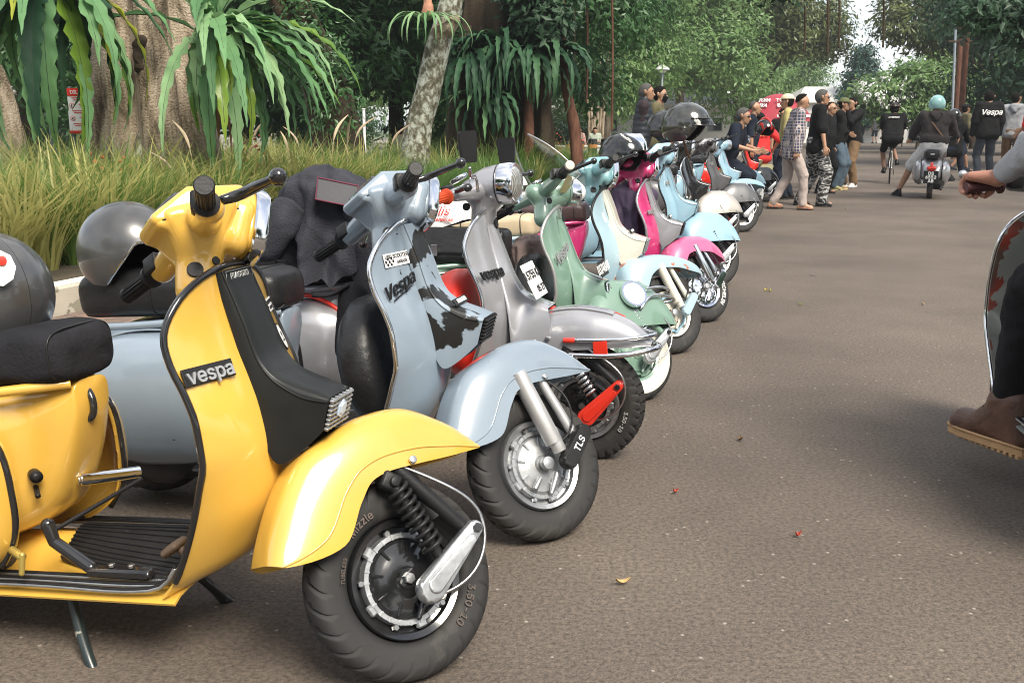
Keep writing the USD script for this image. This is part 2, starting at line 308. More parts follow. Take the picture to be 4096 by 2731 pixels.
def on_shield(z, u, off=.006):
    p = shield_pt(z, u); px = shield_pt(z, u + .04) - shield_pt(z, u - .04); pz = shield_pt(z + .01, u) - shield_pt(z - .01, u)
    px /= np.linalg.norm(px); pz /= np.linalg.norm(pz); n = np.cross(px, pz); n /= np.linalg.norm(n)
    if n[0] < 0: n = -n; 
    xd = px if np.cross(px, pz)[0] > 0 else -px
    return p + n * off, xd, pz, n
def fender_mesh(C, E, w, wtip=.5, p=.75, nt=44, nu=25, t=.004):
    C, E = np.array(C, float), np.array(E, float); T = np.linspace(0, 1, len(C)); tt = np.linspace(0, 1, nt)
    c = PchipInterpolator(T, C)(tt); e = PchipInterpolator(np.linspace(0, 1, len(E)), E)(tt)
    ww = w * np.interp(tt, [0, .12, .65, .9, 1], [.96, 1, 1, .5 + wtip / 2, wtip])
    u = np.linspace(-1, 1, nu); phi = np.abs(u) * PI / 2; h = 1 - np.cos(phi); s = np.sign(u) * np.sin(phi) ** p
    P3 = np.zeros((nt, nu, 3)); P3[..., 1] = ww[:, None] * s
    d = e - c
    P3[..., 0] = c[:, None, 0] + d[:, None, 0] * h; P3[..., 2] = c[:, None, 1] + d[:, None, 1] * h
    return P3
def scooter(label, loc, yaw, o, group='scooters parked side by side in a row along the road'):
    """One scooter; o: its paint, trim and fittings."""
    g = o.get
    pt = o['paint']; trim = g('trim', gblack); style = g('style', 'px'); steer = g('steer', 50)
    lf = np.array([g('lift', (0, 0))[0], 0, g('lift', (0, 0))[1]]); ya = math.radians(yaw)
    t = thing('scooter', label, 'scooter', (loc[0] + lf[0] * math.cos(ya), loc[1] + lf[0] * math.sin(ya), lf[2]), yaw, -g('pitch', 4.0), g('roll', 0), group, scale=g('scale'))
    Ms = rot(SAX, steer)
    st = lambda m: (lambda vf: ((vf[0] - SP0) @ Ms.T + SP0 - lf, vf[1]))(cat(m))
    P = lambda name, m, mat, par=t, **k: part(par, name, m, mat, **k)
    R = g('R', .216); wc = np.array([-.02, 0, R - .010])
    detail = g('detail', 2)
    # ---- front wheel
    ty = P('tyre', st(mv(tyre((R, g('tread', 'road'), detail), R=R, tread=g('tread', 'road'), ri=g('ri', .127), nt=208 if detail > 1 else 104), wc)), g('tyre_mat', rubber), smooth=50)
    for s, h, rr, a0 in g('tyre_text', ()): P('tyre_lettering', st(mv(text_arc(s, h, rr, a0, -.0455), wc)), g('letter_mat', white), ty)
    if g('whitewall'):
        P('white_wall', st(mv(revolve([(.127, -.041), (.13, -.0475), (.165, -.0495), (.188, -.0455), (.19, -.040)], 64), wc)), g('whitewall'), ty)
    ri = g('ri', .127); rm = g('rim_mat', alu)
    P('rim', st(mv(revolve([(ri - .036, .02), (ri - .036, -.012), (ri - .014, -.020), (ri - .012, -.036), (ri + .001, -.041), (ri + .004, -.034), (ri + .004, .034), (ri - .006, .04), (ri - .012, .02), (ri - .036, .02)], 64), wc)), rm, smooth=40)
    dmat = g('drum_mat', black)
    dr = P('brake_drum', st(mv(revolve([(0, -.05), (.022, -.05), (.026, -.044), (.05, -.043), (.058, -.038), (.078, -.036), (.086, -.028), (.088, .03), (0, .03)], 48), wc)), dmat, smooth=35)
    if detail > 1:
        for a in np.linspace(0, 2 * PI, 10)[:-1]: P('drum_rib', st(mv(box((.068 * math.sin(a), -.037, .068 * math.cos(a)), (.006, .008, .026), rot('y', math.degrees(a)), .001), wc)), dmat, dr, smooth=30)
        P('brake_arm', st(mv(blob([hull(((.045, -.045, -.03), .012), ((.015, -.048, -.085), .006))], .02, 0), wc)), dmat, dr, smooth=30)
        P('axle_nut', st(mv(disc((0, -.048, 0), (0, -1, 0), .013, .012, 6), wc)), steel, dr, smooth=30)
    rg = g('ring_mat', alu)
    P('hub_ring', st(mv(cat(revolve([(.086, -.03), (.088, -.037), (.098, -.037), (.1, -.03), (.1, -.01), (.086, -.01), (.086, -.03)], 48),
        *[box((.101 * math.sin(a), -.030, .101 * math.cos(a)), (.026, .014, .02), rot('y', math.degrees(a)), .004) for a in np.linspace(0, 2 * PI, 5, endpoint=False) + .35],
        *[box((.093 * math.sin(a), -.036, .093 * math.cos(a)), (.004, .006, .012), rot('y', math.degrees(a)), 0) for a in np.linspace(0, 2 * PI, 24, endpoint=False)]), wc)), rg, dr, smooth=30)
    for a in np.linspace(0, 2 * PI, 5, endpoint=False) + .95:
        P('wheel_nut', st(mv(disc((.104 * math.sin(a), -.022, .104 * math.cos(a)), (0, -1, 0), .008, .012, 6), wc)), steel, dr, smooth=30)
    if g('spokes'):
        for a in np.linspace(0, 2 * PI, g('spokes'), endpoint=False):
            ca, sa = math.cos(a), math.sin(a); q = lambda r, w, yy: (r * sa + w * ca, yy, r * ca - w * sa)
            P('spoke', st(mv(Manifold.hull_points(np.array([q(.04, s * .022, y) for s in (-1, 1) for y in (-.045, -.03)] + [q(ri - .004, s * .014, y) for s in (-1, 1) for y in (-.038, -.025)])), wc)), g('spoke_mat', black), dr, smooth=30)
    # ---- suspension on the near side
    sm = g('fork_mat', black); sus = g('sus', 'px')
    if sus == 'px':
        P('fork_tube', st(cat(rod((-.045, -.064, .455), (.112, -.078, .30), .017), rod((-.04, -.03, .50), (.06, -.055, .33), .022))), sm)
        sp = P('suspension_spring', st(coil((-.046, -.088, .40), (.03, -.088, .262), .023, .0055, 9)), g('spring_mat', black))
        P('damper', st(rod((-.05, -.088, .40), (.04, -.088, .245), .012)), sm, sp)
        P('damper_mount', st(cat(box((-.055, -.080, .412), (.045, .03, .04), rot('y', 26), .006), disc((-.052, -.094, .41), (0, -1, 0), .011, .012))), sm, sp)
        lk = P('link_cover', st(stadium((.126, .294), (.006, .178), .018, .032, -.088, .026)), g('link_mat', alu))
        P('link_rib', st(stadium((.112, .272), (.012, .184), .010, .018, -.112, .006)), g('link_rib_mat', g('link_mat', alu)), lk)
        P('pivot_bolt', st(disc((.126, -.112, .294), (0, -1, 0), .011, .010, 6)), gblack, lk, smooth=30)
        P('brake_cable', st(tube(S([(-.03, -.07, .45), (.06, -.095, .40), (.145, -.105, .32), (.13, -.10, .22), (.06, -.09, .17), (.02, -.07, .16)], 30), .0042, 6)), g('cable_mat', steel))
    elif sus == 'twin':
        P('fork_tube', st(cat(rod((-.085, -.075, .47), (.005, -.082, .262), .026), rod((-.005, -.083, .30), (.02, -.084, .235), .021))), sm)
        P('fork_tube', st(rod((-.02, -.06, .49), (.078, -.076, .29), .014)), sm)
        lk = P('link_cover', st(stadium((.096, .285), (.034, .205), .024, .026, -.088, .03)), g('link_mat', black))
        for s, h, oo in (g('link_text') or ()): P('link_lettering', st(text_at(s, h, oo, (.6, 0, .8), (-.8, 0, .6), bold=True, depth=.001)), white, lk)
        P('brake_lever_arm', st(cat(rod((-.045, -.06, .165), (-.07, -.065, .135), .008), disc((-.02, -.06, .205), (0, -1, 0), .02, .02))), alu)
        P('brake_cable', st(tube(S([(.0, -.06, .46), (.06, -.1, .38), (.05, -.09, .28), (-.01, -.07, .24), (-.03, -.06, .20)], 24), .0035, 6)), black)
    # ---- mudguard
    fk = g('fender', 'px')
    if fk == 'px':
        C = [(-.333, .267), (-.305, .37), (-.245, .476), (-.175, .526), (-.085, .568), (0, .582), (.10, .552), (.198, .489)]
        E = [(-.300, .258), (-.172, .289), (-.128, .372), (-.098, .416), (-.055, .435), (.02, .448), (.10, .460), (.192, .477)]
        Pm = fender_mesh(C, E, .088, .60, .44)
    elif fk == 'slim':
        C = [(-.30, .33), (-.28, .42), (-.22, .50), (-.13, .545), (-.03, .555), (.07, .54), (.16, .50), (.235, .43)]
        E = [(-.285, .325), (-.20, .36), (-.13, .40), (-.06, .415), (.01, .42), (.08, .422), (.15, .42), (.23, .415)]
        Pm = fender_mesh(C, E, .092, .30)
    elif fk == 'round':
        C = [(-.27, .30), (-.265, .42), (-.20, .515), (-.09, .565), (.02, .565), (.12, .515), (.19, .43), (.215, .34)]
        E = [(-.26, .29), (-.21, .31), (-.14, .315), (-.07, .32), (.0, .325), (.07, .33), (.14, .335), (.20, .335)]
        Pm = fender_mesh(C, E, .115, .75, .6)
    else:  # swept: an old fender with a long level beak
        C = [(-.32, .30), (-.31, .42), (-.27, .50), (-.18, .53), (-.05, .545), (.08, .535), (.18, .51), (.255, .455)] if g('beak', True) else [(-.30, .29), (-.28, .42), (-.22, .50), (-.12, .545), (0, .555), (.10, .525), (.17, .475), (.215, .40)]
        E = [(-.30, .29), (-.20, .33), (-.15, .41), (-.08, .45), (.01, .455), (.09, .448), (.17, .44), (.245, .435)] if g('beak', True) else [(-.285, .28), (-.19, .34), (-.14, .41), (-.07, .43), (.01, .43), (.08, .42), (.14, .405), (.205, .385)]
        Pm = fender_mesh(C, E, .095, .28)
    fm = P('mudguard', st(sheet(Pm, .004)), g('fender_mat', pt), smooth=55)
    if fk == 'px' and detail > 1:
        for j, k in ((3, 21), (8, 22)):
            a = Pm[12:, k] if j == 3 else Pm[3:13, k]
            P('pressed_ridge', st(tube(a + np.array([0, -.0005, 0]), .0028, 6)), g('fender_mat', pt), fm)
        for s in (2, -3): P('rim_lip', st(tube(Pm[:, s if s > 0 else -1], .003, 6)), g('fender_mat', pt), fm)
        P('mudguard_bolt', st(disc((.0, -.088, .455), (0, -1, .2), .009, .008, 10)), steel, fm)
    if fk == 'slim': P('crest_strip', st(tube(Pm[10:36, 15] + [0, 0, .002], .003, 6)), g('accent', red_l), fm); P('crest_cap', st(sheet(Pm[14:34, 10:15] + [0, 0, .006], .004)), g('crest_mat', pt), fm)
    # ---- leg shield, trim
    zz = np.r_[np.linspace(.232, .70, 24), .72 + .197 * np.sin(np.linspace(0, PI / 2, 16))]; zz[-1] = .9168
    uu = np.linspace(-1, 1, 33)
    wk = g('wk', 1.0); G = shield_pt(zz[:, None], uu[None], wk)
    ls = P('leg_shield', sheet(G[:, ::-1], .006), g('shield_mat', pt), smooth=60)
    ez = np.r_[zz[::1]]
    edge = np.vstack([shield_pt(ez, -1.0, wk), shield_pt(ez[::-1], 1.0, wk)[1:]])
    keep = edge[:, 2] > g('trim_from', .27)
    P('shield_trim', tube(edge[keep], g('trim_r', .0075), 8), trim, ls)
    # ---- horn cover
    hc = g('horn', 'px'); hm = g('horn_mat', pt)
    if hc in ('px', 'pxs'):
        ST = [((-.322, .905), .054, (-.346, .902), .060), ((-.286, .80), .056, (-.318, .80), .062), ((-.262, .72), .058, (-.297, .70), .066), ((-.232, .682), .060, (-.280, .62), .070), ((-.19, .660), .060, (-.262, .53), .074), ((-.15, .645), .058, (-.235, .49), .068), ((-.113, .630), .054, (-.138, .556), .052)]
    elif hc == 'nose':
        ST = [((-.315, .86), .020, (-.330, .858), .05), ((-.285, .76), .026, (-.308, .74), .06), ((-.252, .66), .034, (-.278, .64), .085), ((-.222, .61), .045, (-.258, .52), .105), ((-.18, .585), .055, (-.256, .42), .105), ((-.145, .57), .062, (-.24, .40), .10), ((-.125, .56), .064, (-.10, .43), .085)]
    if hc:
        rows = []
        for (rx, rz), hw, (ax_, az), ha in ST:
            q = np.array([(ax_, -ha, az), (ax_ + .35 * (rx - ax_), -ha * .93 - hw * .07, az + .35 * (rz - az)), (rx - .10 * (rx - ax_), -hw, rz - .10 * (rz - az)), (rx, -hw * .88, rz)])
            q = np.vstack([q, [(rx, -hw * .4, rz), (rx, hw * .4, rz)], q[::-1] * [1, -1, 1]]); rows.append(q)
        rows = np.array(rows); n = 30; tt = np.linspace(0, 1, n); rows = PchipInterpolator(np.linspace(0, 1, len(ST)), rows)(tt)
        hv = P('horn_cover', cat(grid(rows[:, ::-1]), (np.vstack([rows[0], rows[0].mean(0)]), [[i, i + 1, len(rows[0])] for i in range(len(rows[0]) - 1)])), hm, ls, smooth=40)
        if hc in ('px', 'pxs'):
            for s in (-1, 1): P('cover_bead', tube(np.array([rows[i, 2 if s < 0 else -3] for i in range(n)]) + [0, s * .001, .001], .0022, 6), g('bead_mat', hm), hv)
            c0 = np.array([-.124, 0, .593]); M = frame((0, 1, 0), (.32, 0, .95))
            gm = g('grille_mat', alu)
            P('grille_backing', box(c0 - [.004, 0, 0], (.10, .075, .006), M, .002), black, hv)
            for k in range(7): P('grille_bar', box(c0 + M[:, 1] * (k - 3) * .0105 + [.006, 0, 0], (.104, .0055, .010), M, .0015), gm, hv)
            for k in range(6 if detail > 1 else 0): P('grille_bar', box(c0 + M[:, 0] * (k - 2.5) * .018 + [.005, 0, 0], (.003, .076, .008), M, .001), gm, hv)
            if g('grille_badge', True): P('hexagon_badge', cat(disc(c0 + [.010, 0, .003], M[:, 2], .021, .005, 6), disc(c0 + [.014, 0, .003], M[:, 2], .014, .003, 6)), g('badge_mat', look('badge_blue', (.45, .55, .68), .3)), hv, smooth=30)
            # top plate with the maker's name
            p0, xd, zd, nn = on_shield(.885, 0.0, .022)
            pl = P('name_plate', box((-.322, 0, .893), (.112, .028, .006), frame((0, 1, 0), (-.12, 0, 1)), .002), black, hv) if g('plate_top', True) else None
            if pl is not None:
                P('plate_border', tube(np.array([(-.317, a, .893 + b) for a, b in ((-.052, -.011), (.052, -.011), (.052, .011), (-.052, .011), (-.052, -.011))]), .0012, 4), steel, pl)
                P('lettering', text_at('PIAGGIO', .012, (-.3175, 0, .893), (0, 1, 0), (-.12, 0, 1), depth=.002, bold=True), look('silver_letter', (.55, .55, .54), .35, .6), pl)
            else:
                M2 = frame((0, 1, 0), (-.55, 0, .83)); q = P('name_plate', box((-.196, 0, .676), (.105, .022, .006), M2, .002), black, hv)
                P('lettering', text_at('PIAGGIO', .012, (-.1925, 0, .678), (0, 1, 0), (-.55, 0, .83), depth=.002, bold=True), white, q)
        else:
            hn = P('horn', cat(disc((-.118, 0, .505), (1, 0, .22), .052, .014, 32)), g('horn_ring', chrome), hv)
            P('horn_grille', cat(disc((-.107, 0, .5075), (1, 0, .22), .043, .006, 32)), black, hn)
            for k in range(6): P('horn_petal', disc((-.1, .026 * math.cos(k * PI / 3), .509 + .026 * math.sin(k * PI / 3)), (1, 0, .22), .010, .004, 12), steel, hn)
            P('shield_badge', disc((-.313, 0, .862), (1, 0, .15), .018, .006, 6), g('badge_mat', black), hv, smooth=30)
    # ---- badges on the shield
    for s, h, z, u, kw in g('letters', ()):
        p0, xd, zd, nn = on_shield(z, u, .004); kw = dict(kw); mt = kw.pop('mat', black); plate = kw.pop('plate', None); ang = kw.pop('ang', 0); nm = kw.pop('name', 'badge_lettering')
        xr = xd * math.cos(math.radians(ang)) + zd * math.sin(math.radians(ang)); yr = np.cross(nn, xr)
        kw.setdefault('depth', .006)
        host = ls
        if plate: host = P('badge_plate' if nm == 'badge_lettering' else 'sticker', box(p0, (*plate[0], .005), frame(xr, yr), .0015), plate[1], ls); p0 = p0 + nn * .0025
        P(nm, text_at(s, h, p0, xr, yr, **kw), mt, host, smooth=30)
        if kw.get('shear', 0) > .4: P('badge_lettering', tube(np.array([p0 - xr * h * 1.5 - yr * h * .75 , p0 + xr * h * 1.1 - yr * h * .62]) + nn * .003, h * .06, 5), mt, host)
    for kind, z, u, r, mt in g('stickers', ()):
        p0, xd, zd, nn = on_shield(z, u, .002)
        if kind == 'round':
            s1 = P('sticker', mv(disc((0, 0, 0), (0, 1, 0), r, .002, 32), p0, frame(xd * 1, nn) @ np.diag([.62, 1, 1.0])), mt[0], ls)
            P('sticker_print', mv(disc((0, 0, 0), (0, 1, 0), r * .86, .0025, 32), p0, frame(xd * 1, nn) @ np.diag([.62, 1, 1.0])), mt[1], s1)
            P('sticker_print', cat(mv(disc((0, 0, 0), (0, 1, 0), r * .2, .003, 5), p0 + zd * r * .2, frame(xd, nn)), box(p0 - zd * r * .28 + nn * .0025, (r * .7, r * .1, .001), frame(xd, zd), 0), box(p0 - zd * r * .02 + nn * .0025, (r * .06, r * .5, .001), frame(xd, zd), 0)), black, s1)
        elif kind == 'checker':
            M = frame(xd, zd)
            s1 = P('sticker', box(p0, (r * 2.6, r * .9, .002), M, 0), white, ls)
            P('sticker_print', cat(*[box(p0 + xd * (i - 6) * r * .19 + zd * (j - 1.5) * r * .2 + nn * .001, (r * .18, r * .18, .001), M, 0) for i in range(5) for j in range(3) if (i + j) % 2]), black, s1)
            P('sticker_print', text_at('USG SCOOTER', r * .25, p0 + zd * r * .22 + nn * .001, xd, zd, depth=.001, bold=True), black, s1)
            P('sticker_print', text_at('GARAGE', r * .2, p0 - zd * r * .2 + xd * r * .55 + nn * .001, xd, zd, depth=.001, bold=True), black, s1)
    # ---- floor, rails, mat
    if g('floor', True):
        xs = np.linspace(-.45, -1.02, 12); ys = np.linspace(-1, 1, 17)
        Gf_ = np.stack(np.broadcast_arrays(xs[:, None], (.2 + .03 * (xs[:, None] < -9)) * ys[None], .238 + .055 * np.exp(-(ys[None] / .42) ** 2 * 1.6) - .016 * np.abs(ys[None]) ** 10), -1)
        fl = P('floor_board', sheet(Gf_[:, ::-1], .006), pt, smooth=50)
        for s in (-1, 1):
            for k, yy in enumerate((.196, .178, .158)):
                pth = S([(-1.0, s * yy, .246 + .004 * k), (-.7, s * yy, .246 + .004 * k), (-.53, s * (yy - .002), .246 + .004 * k), (-.475 + .012 * k, s * (yy - .004), .26 + .006 * k), (-.44 + .005 * k, s * (yy - .004), .30 + .004 * k)], 20)
                rr = P('floor_rail', tube(pth, .0075, 6, flat=.7), alu, fl)
                P('rubber_strip', tube(pth + [0, 0, .0042], .0055, 6, flat=.7), black, rr)
        if g('mat'):
            mx = np.linspace(-.50, -.82, 9); vv = np.linspace(-1, 1, 21)
            w = np.interp(mx, [-.82, -.70, -.50], [.09, .12, .16])
            Gm = np.stack(np.broadcast_arrays(mx[:, None], w[:, None] * vv[None], .262 + .050 * np.exp(-((w[:, None] * vv[None]) / .08) ** 2 * 1.6)), -1)
            fmx = P('floor_mat', sheet(Gm[:, ::-1], .014), black, fl, smooth=50)
            for k in range(1, 20): P('mat_rib', tube(Gm[:, k] + [0, 0, .001], .0026, 4), black, fmx)
            P('brake_pedal', cat(box((-.485, -.125, .318), (.05, .055, .02), rot('y', -35), .007), rod((-.47, -.125, .315), (-.43, -.125, .27), .009)), look('pedal_rubber', (.09, .06, .04), .7), fl)
            bk = P('heel_bracket', cat(box((-.60, -.165, .272), (.16, .03, .022), None, .005), hull(((-.675, -.165, .28), .014), ((-.765, -.16, .335), .013)), hull(((-.765, -.16, .335), .013), ((-.775, -.16, .375), .015))), gblack, fl, smooth=40)
            P('bracket_bolt', cat(disc((-.57, -.165, .284), (0, 0, 1), .008, .008, 6), disc((-.62, -.165, .284), (0, 0, 1), .008, .008, 6)), steel, bk, smooth=30)
            P('bracket_rod', rod((-.765, -.15, .36), (-.70, .08, .40), .005), black, bk)
            P('foot_peg', cat(rod((-.72, .10, .41), (-.79, -.02, .43), .015), disc((-.79, -.02, .43), (-.07, -.12, .02), .011, .008)), chrome, bk)
            P('floor_bolt', cat(*[disc((x, -.15, .255), (0, 0, 1), .007, .006, 8) for x in (-.49, -.52)]), look('rusty_bolt', (.28, .18, .1), .6), fl)
    # ---- stand
    if g('stand', True):
        P('centre_stand', tube(S([(-.80, -.10, .22), (-.765, -.13, .14), (-.725, -.165, .085), (-.67, -.2, .01 - .0)], 16), .0125, 8), g('stand_mat', worn('stand_paint', (.012, .02, .02), (.25, .25, .2), .6, 14)))
        P('centre_stand', cat(tube(S([(-.66, .08, .2), (-.60, .13, .12), (-.575, .18, .03)], 10), .0125, 8), hull(((-.578, .175, .05), .016), ((-.57, .2, .012), .02))), gblack)
    # ---- frame and rear body
    P0 = P; P = lambda name, m, mat, par=t, **k: P0(name, mv(m, (-.045, 0, 0)), mat, par, **k)
    if g('body', True):
        secs = []
        for x, zt, zb, w, lean in ((-.690, .672, .60, .055, 0), (-.735, .675, .46, .075, 0), (-.80, .675, .36, .095, 0), (-.90, .672, .31, .17, 0), (-1.02, .67, .29, .20, 0), (-1.2, .66, .30, .20, 0), (-1.34, .60, .32, .17, 0), (-1.42, .50, .35, .12, 0), (-1.44, .45, .37, .09, 0)):
            th = np.linspace(0, 2 * PI, 28, endpoint=False); cz, hz = (zt + zb) / 2, (zt - zb) / 2
            c_, s_ = np.cos(th), np.sin(th)
            secs.append(np.stack([np.full(28, x) , w * np.sign(c_) * np.abs(c_) ** .6, cz + hz * np.sign(s_) * np.abs(s_) ** .6], 1))
        secs = PchipInterpolator(np.linspace(0, 1, len(secs)), np.array(secs))(np.linspace(0, 1, 36))
        bd = P('body', loft(secs), g('body_mat', pt), smooth=50)
        # flanged seat base and flared shoulders
        P('seat_rim', tube(S([(-.695, -.06, .672), (-.80, -.13, .672), (-1.0, -.20, .668), (-1.25, -.19, .66)], 20), .012, 8), g('body_mat', pt), bd)
        for s in (-1, 1):
            cw = []
            for x, hz, bulge, cz in ((-.785, .02, .0, .46), (-.80, .11, .055, .455), (-.86, .165, .10, .445), (-.97, .20, .125, .44), (-1.1, .205, .13, .44), (-1.25, .175, .115, .445), (-1.36, .11, .07, .45), (-1.40, .02, .0, .45)):
                th = np.linspace(-PI / 2, PI / 2, 18); base = .175
                cw.append(np.stack([np.full(18, x), s * (base + bulge * g('bulge', 1.0) * np.cos(th) ** .75), cz + hz * np.sin(th)], 1))
            cw = PchipInterpolator(np.linspace(0, 1, 8), np.array(cw))(np.linspace(0, 1, 30))
            co = P('side_cowl', sheet(cw if s > 0 else cw[:, ::-1], .005), g('cowl_mat', pt), smooth=55)
            arc = np.array([(x, s * .19, z) for x, z in ((-.845, .285), (-.795, .36), (-.785, .46), (-.805, .57), (-.86, .62), (-.98, .655), (-1.1, .66))])
            P('cowl_trim', tube(S(arc, 30), .008, 6), g('cowl_trim', trim), co)
        if g('hook'): P('bag_hook', tube(S([(-.715, 0, .655), (-.690, -.01, .635), (-.682, -.015, .60), (-.70, -.015, .575), (-.725, -.01, .58), (-.728, -.005, .61)], 20), .0085, 8), gblack, bd); P('cowl_latch', cat(rod((-.80, -.20, .33), (-.76, -.215, .32), .009), hull(((-.76, -.215, .325), .007), ((-.765, -.22, .285), .006))), look('brass', (.5, .38, .1), .35, .6), bd); P('fuel_tap', cat(rod((-.80, -.10, .47), (-.775, -.12, .47), .014), rod((-.81, -.09, .44), (-.78, -.12, .425), .006)), black, bd)
        P('rear_tyre', mv(tyre((R, 'rear'), R=R, nt=104), (-1.235, 0, R - .005 + (.09 if g('stand', True) else 0))), rubber, smooth=50)
        P('engine', blob([hull(((-1.1, -.14, .25), .09), ((-1.24, -.12, .30), .10)), hull(((-.95, -.1, .27), .05), ((-1.15, -.12, .22), .06))], .03, 2), look('engine_grey', (.03, .03, .03), .6))
        P('exhaust', cat(hull(((-1.02, -.02, .2), .05), ((-1.2, -.16, .2), .05)), rod((-1.2, -.16, .19), (-1.42, -.17, .17), .02)), look('exhaust_grey', (.05, .05, .05), .5, .5))
        P('tail_lamp', box((-1.45, 0, .50), (.03, .10, .06), None, .012), red_l)
    # ---- seat
    if g('seat', True):
        sc = []
        for x, zb, zt, w in ((-.678, .70, .745, .06), (-.695, .675, .785, .10), (-.76, .672, .80, .12), (-.9, .67, .795, .13), (-1.02, .67, .80, .135), (-1.15, .67, .82, .13), (-1.3, .67, .825, .12), (-1.36, .675, .80, .10), (-1.38, .70, .76, .06)):
            th = np.linspace(0, 2 * PI, 32, endpoint=False); c_, s_ = np.cos(th), np.sin(th)
            sc.append(np.stack([np.full(32, x), w * np.sign(c_) * np.abs(c_) ** .5, (zt + zb) / 2 + (zt - zb) / 2 * np.sign(s_) * np.abs(s_) ** .55], 1))
        sc = PchipInterpolator(np.linspace(0, 1, len(sc)), np.array(sc))(np.linspace(0, 1, 40)); sc[..., 2] += g('seat_dz', 0)
        sm_ = wob(loft(sc), .02, 14, 5) if g('seat_cover') else wob(loft(sc), .006, 9, 3)
        se = P('seat', sm_, g('seat_mat', leather), smooth=50)
        if not g('seat_cover'):
            for i in (9, 22): P('seat_seam', tube(np.vstack([sc[i], sc[i][:1]]) * [1, 1.008, 1], .0028, 5), g('piping', leather), se)
            P('seat_seam', tube(sc[2:38, 27] * [1, 1.01, 1], .0028, 5), g('piping', leather), se); P('seat_seam', tube(sc[2:38, 21] * [1, 1.01, 1], .0028, 5), g('piping', leather), se)
        else: P('cover_seam', tube(np.vstack([sc[6], sc[6][:1]]) * [1, 1.02, 1] + [0, 0, .004], .003, 5), leather, se)
    P = P0
    # ---- headset
    hs = g('head', 'px'); hmt = g('head_mat', pt)
    if hs == 'px':
        hd = P('headset', st(blob([hull(((-.415, 0, .86), .046), ((-.405, 0, .95), .050)), hull(((-.405, 0, .93), .050), ((-.475, -.062, .995), .02), ((-.475, .062, .995), .02), ((-.36, -.07, 1.03), .025), ((-.36, .07, 1.03), .025)),
            hull(((-.495, -.052, .985), .015), ((-.495, .052, .985), .015), ((-.435, -.06, 1.045), .014), ((-.435, .06, 1.045), .014), ((-.34, -.05, 1.05), .02), ((-.34, .05, 1.05), .02), ((-.44, -.06, .975), .015), ((-.44, .06, .975), .015)),
            hull(((-.315, 0, 1.05), .03), ((-.322, .055, 1.02), .03), ((-.322, -.055, 1.02), .03), ((-.34, .045, .955), .03), ((-.34, -.045, .955), .03), ((-.40, 0, 1.0), .04)),
            hull(((-.41, -.06, .995), .036), ((-.435, -.20, .965), .030)), hull(((-.41, .06, .995), .036), ((-.435, .20, .965), .030))], .013, 5)), hmt, smooth=True)
        P('top_cover', st(blob([hull(((-.500, -.052, .992), .016), ((-.500, .052, .992), .016), ((-.435, -.06, 1.052), .014), ((-.435, .06, 1.052), .014), ((-.33, -.052, 1.062), .02), ((-.33, .052, 1.062), .02), ((-.42, -.066, 1.0), .016), ((-.42, .066, 1.0), .016), ((-.33, -.066, 1.035), .014), ((-.33, .066, 1.035), .014))], .014, 4)), hmt, hd)
        for q in (-1, 1): P('cover_seam', st(tube(S([(-.512, q * .03, .985), (-.497, q * .064, .985), (-.44, q * .0785, .998), (-.37, q * .079, 1.012), (-.325, q * .079, 1.02)], 20), .0022, 5)), gblack, hd)
        sp = P('speedometer', st(mv(revolve([(0, 0), (.038, 0), (.046, .003), (.05, -.004), (.05, -.015)], 32), (-.478, 0, 1.036), frame((.7, 0, .7), (-.7, 0, .72)) @ np.diag([1, 1, 1.15]))), gblack, hd)
        nrm = np.array([.985, 0, -.17]); up = np.array([.17, 0, .985]); c0 = np.array([-.292, 0, 1.0])
        def squircle(r, p=3.2, n=40):
            th = np.linspace(0, 2 * PI, n, endpoint=False); c_, s_ = np.cos(th), np.sin(th)
            rr = r / (np.abs(c_) ** p + np.abs(s_) ** p) ** (1 / p); return rr * c_, rr * s_
        def ring(rs):
            out = []
            for r, d in rs: a, b = squircle(r); out.append(c0 + nrm * d + a[:, None] * np.array([0, 1, 0]) * 1.05 + b[:, None] * up)
            return out
        hl = P('headlight', st(loft(ring([(.05, -.06), (.07, -.02), (.078, .0)]), True)), hmt, hd)
        P('headlight_rim', st(loft(ring([(.079, -.012), (.083, -.008), (.083, .012), (.078, .020), (.070, .014)]), False)), chrome, hl, smooth=40)
        P('headlight_lens', st(loft(ring([(.071, .012), (.06, .022), (.03, .03), (.004, .032)]), True)), glassy, hl)
        for yy, r, zz_ in ((-.02, .016, .905), (.0, .010, .93)): P('headset_hole', st(disc((-.385 + (yy < 0) * -.0, -.043, zz_ - .02), (.3, -1, 0), r * .9, .004)), black, hd)
        P('headset_hole', st(disc((-.428, -.0385, .888), (-.25, -1, .1), .017, .009)), black, hd)
        P('headset_hole', st(disc((-.385, -.0455, .945), (.25, -1, -.1), .011, .007)), black, hd)
        ga = [((-.435, -.205, .965), (-.452, -.235, .960), (-.49, -.36, .945), -1), ((-.435, .205, .965), (-.452, .235, .960), (-.487, .35, .945), 1)]
    elif hs in ('old', 'lamp'):
        big = hs == 'lamp'; nx = .055 if big else 0
        hd = P('headset', st(blob([hull(((-.415 + nx, 0, .86), .044), ((-.40 + nx, 0, .95), .048)), hull(((-.40 + nx, 0, .94), .048), ((-.45 + nx, 0, .985), .04), ((-.30, 0, .985), .056)), hull(((-.41 + nx, -.04, .985), .036), ((-.435 + nx, -.21, .985), .022)), hull(((-.41 + nx, .04, .985), .036), ((-.435 + nx, .21, .985), .022))], .013, 5)), hmt)
        c0 = np.array([-.275, 0, .99 + .01 * big]); rr = .070 if big else .06; L = .12
        hl = P('headlight', st(mv(revolve([(0, -.13), (.04, -.11), (.062, -.06), (rr, 0), (rr, .03)], 40, 'x'), c0)), hmt, hd)
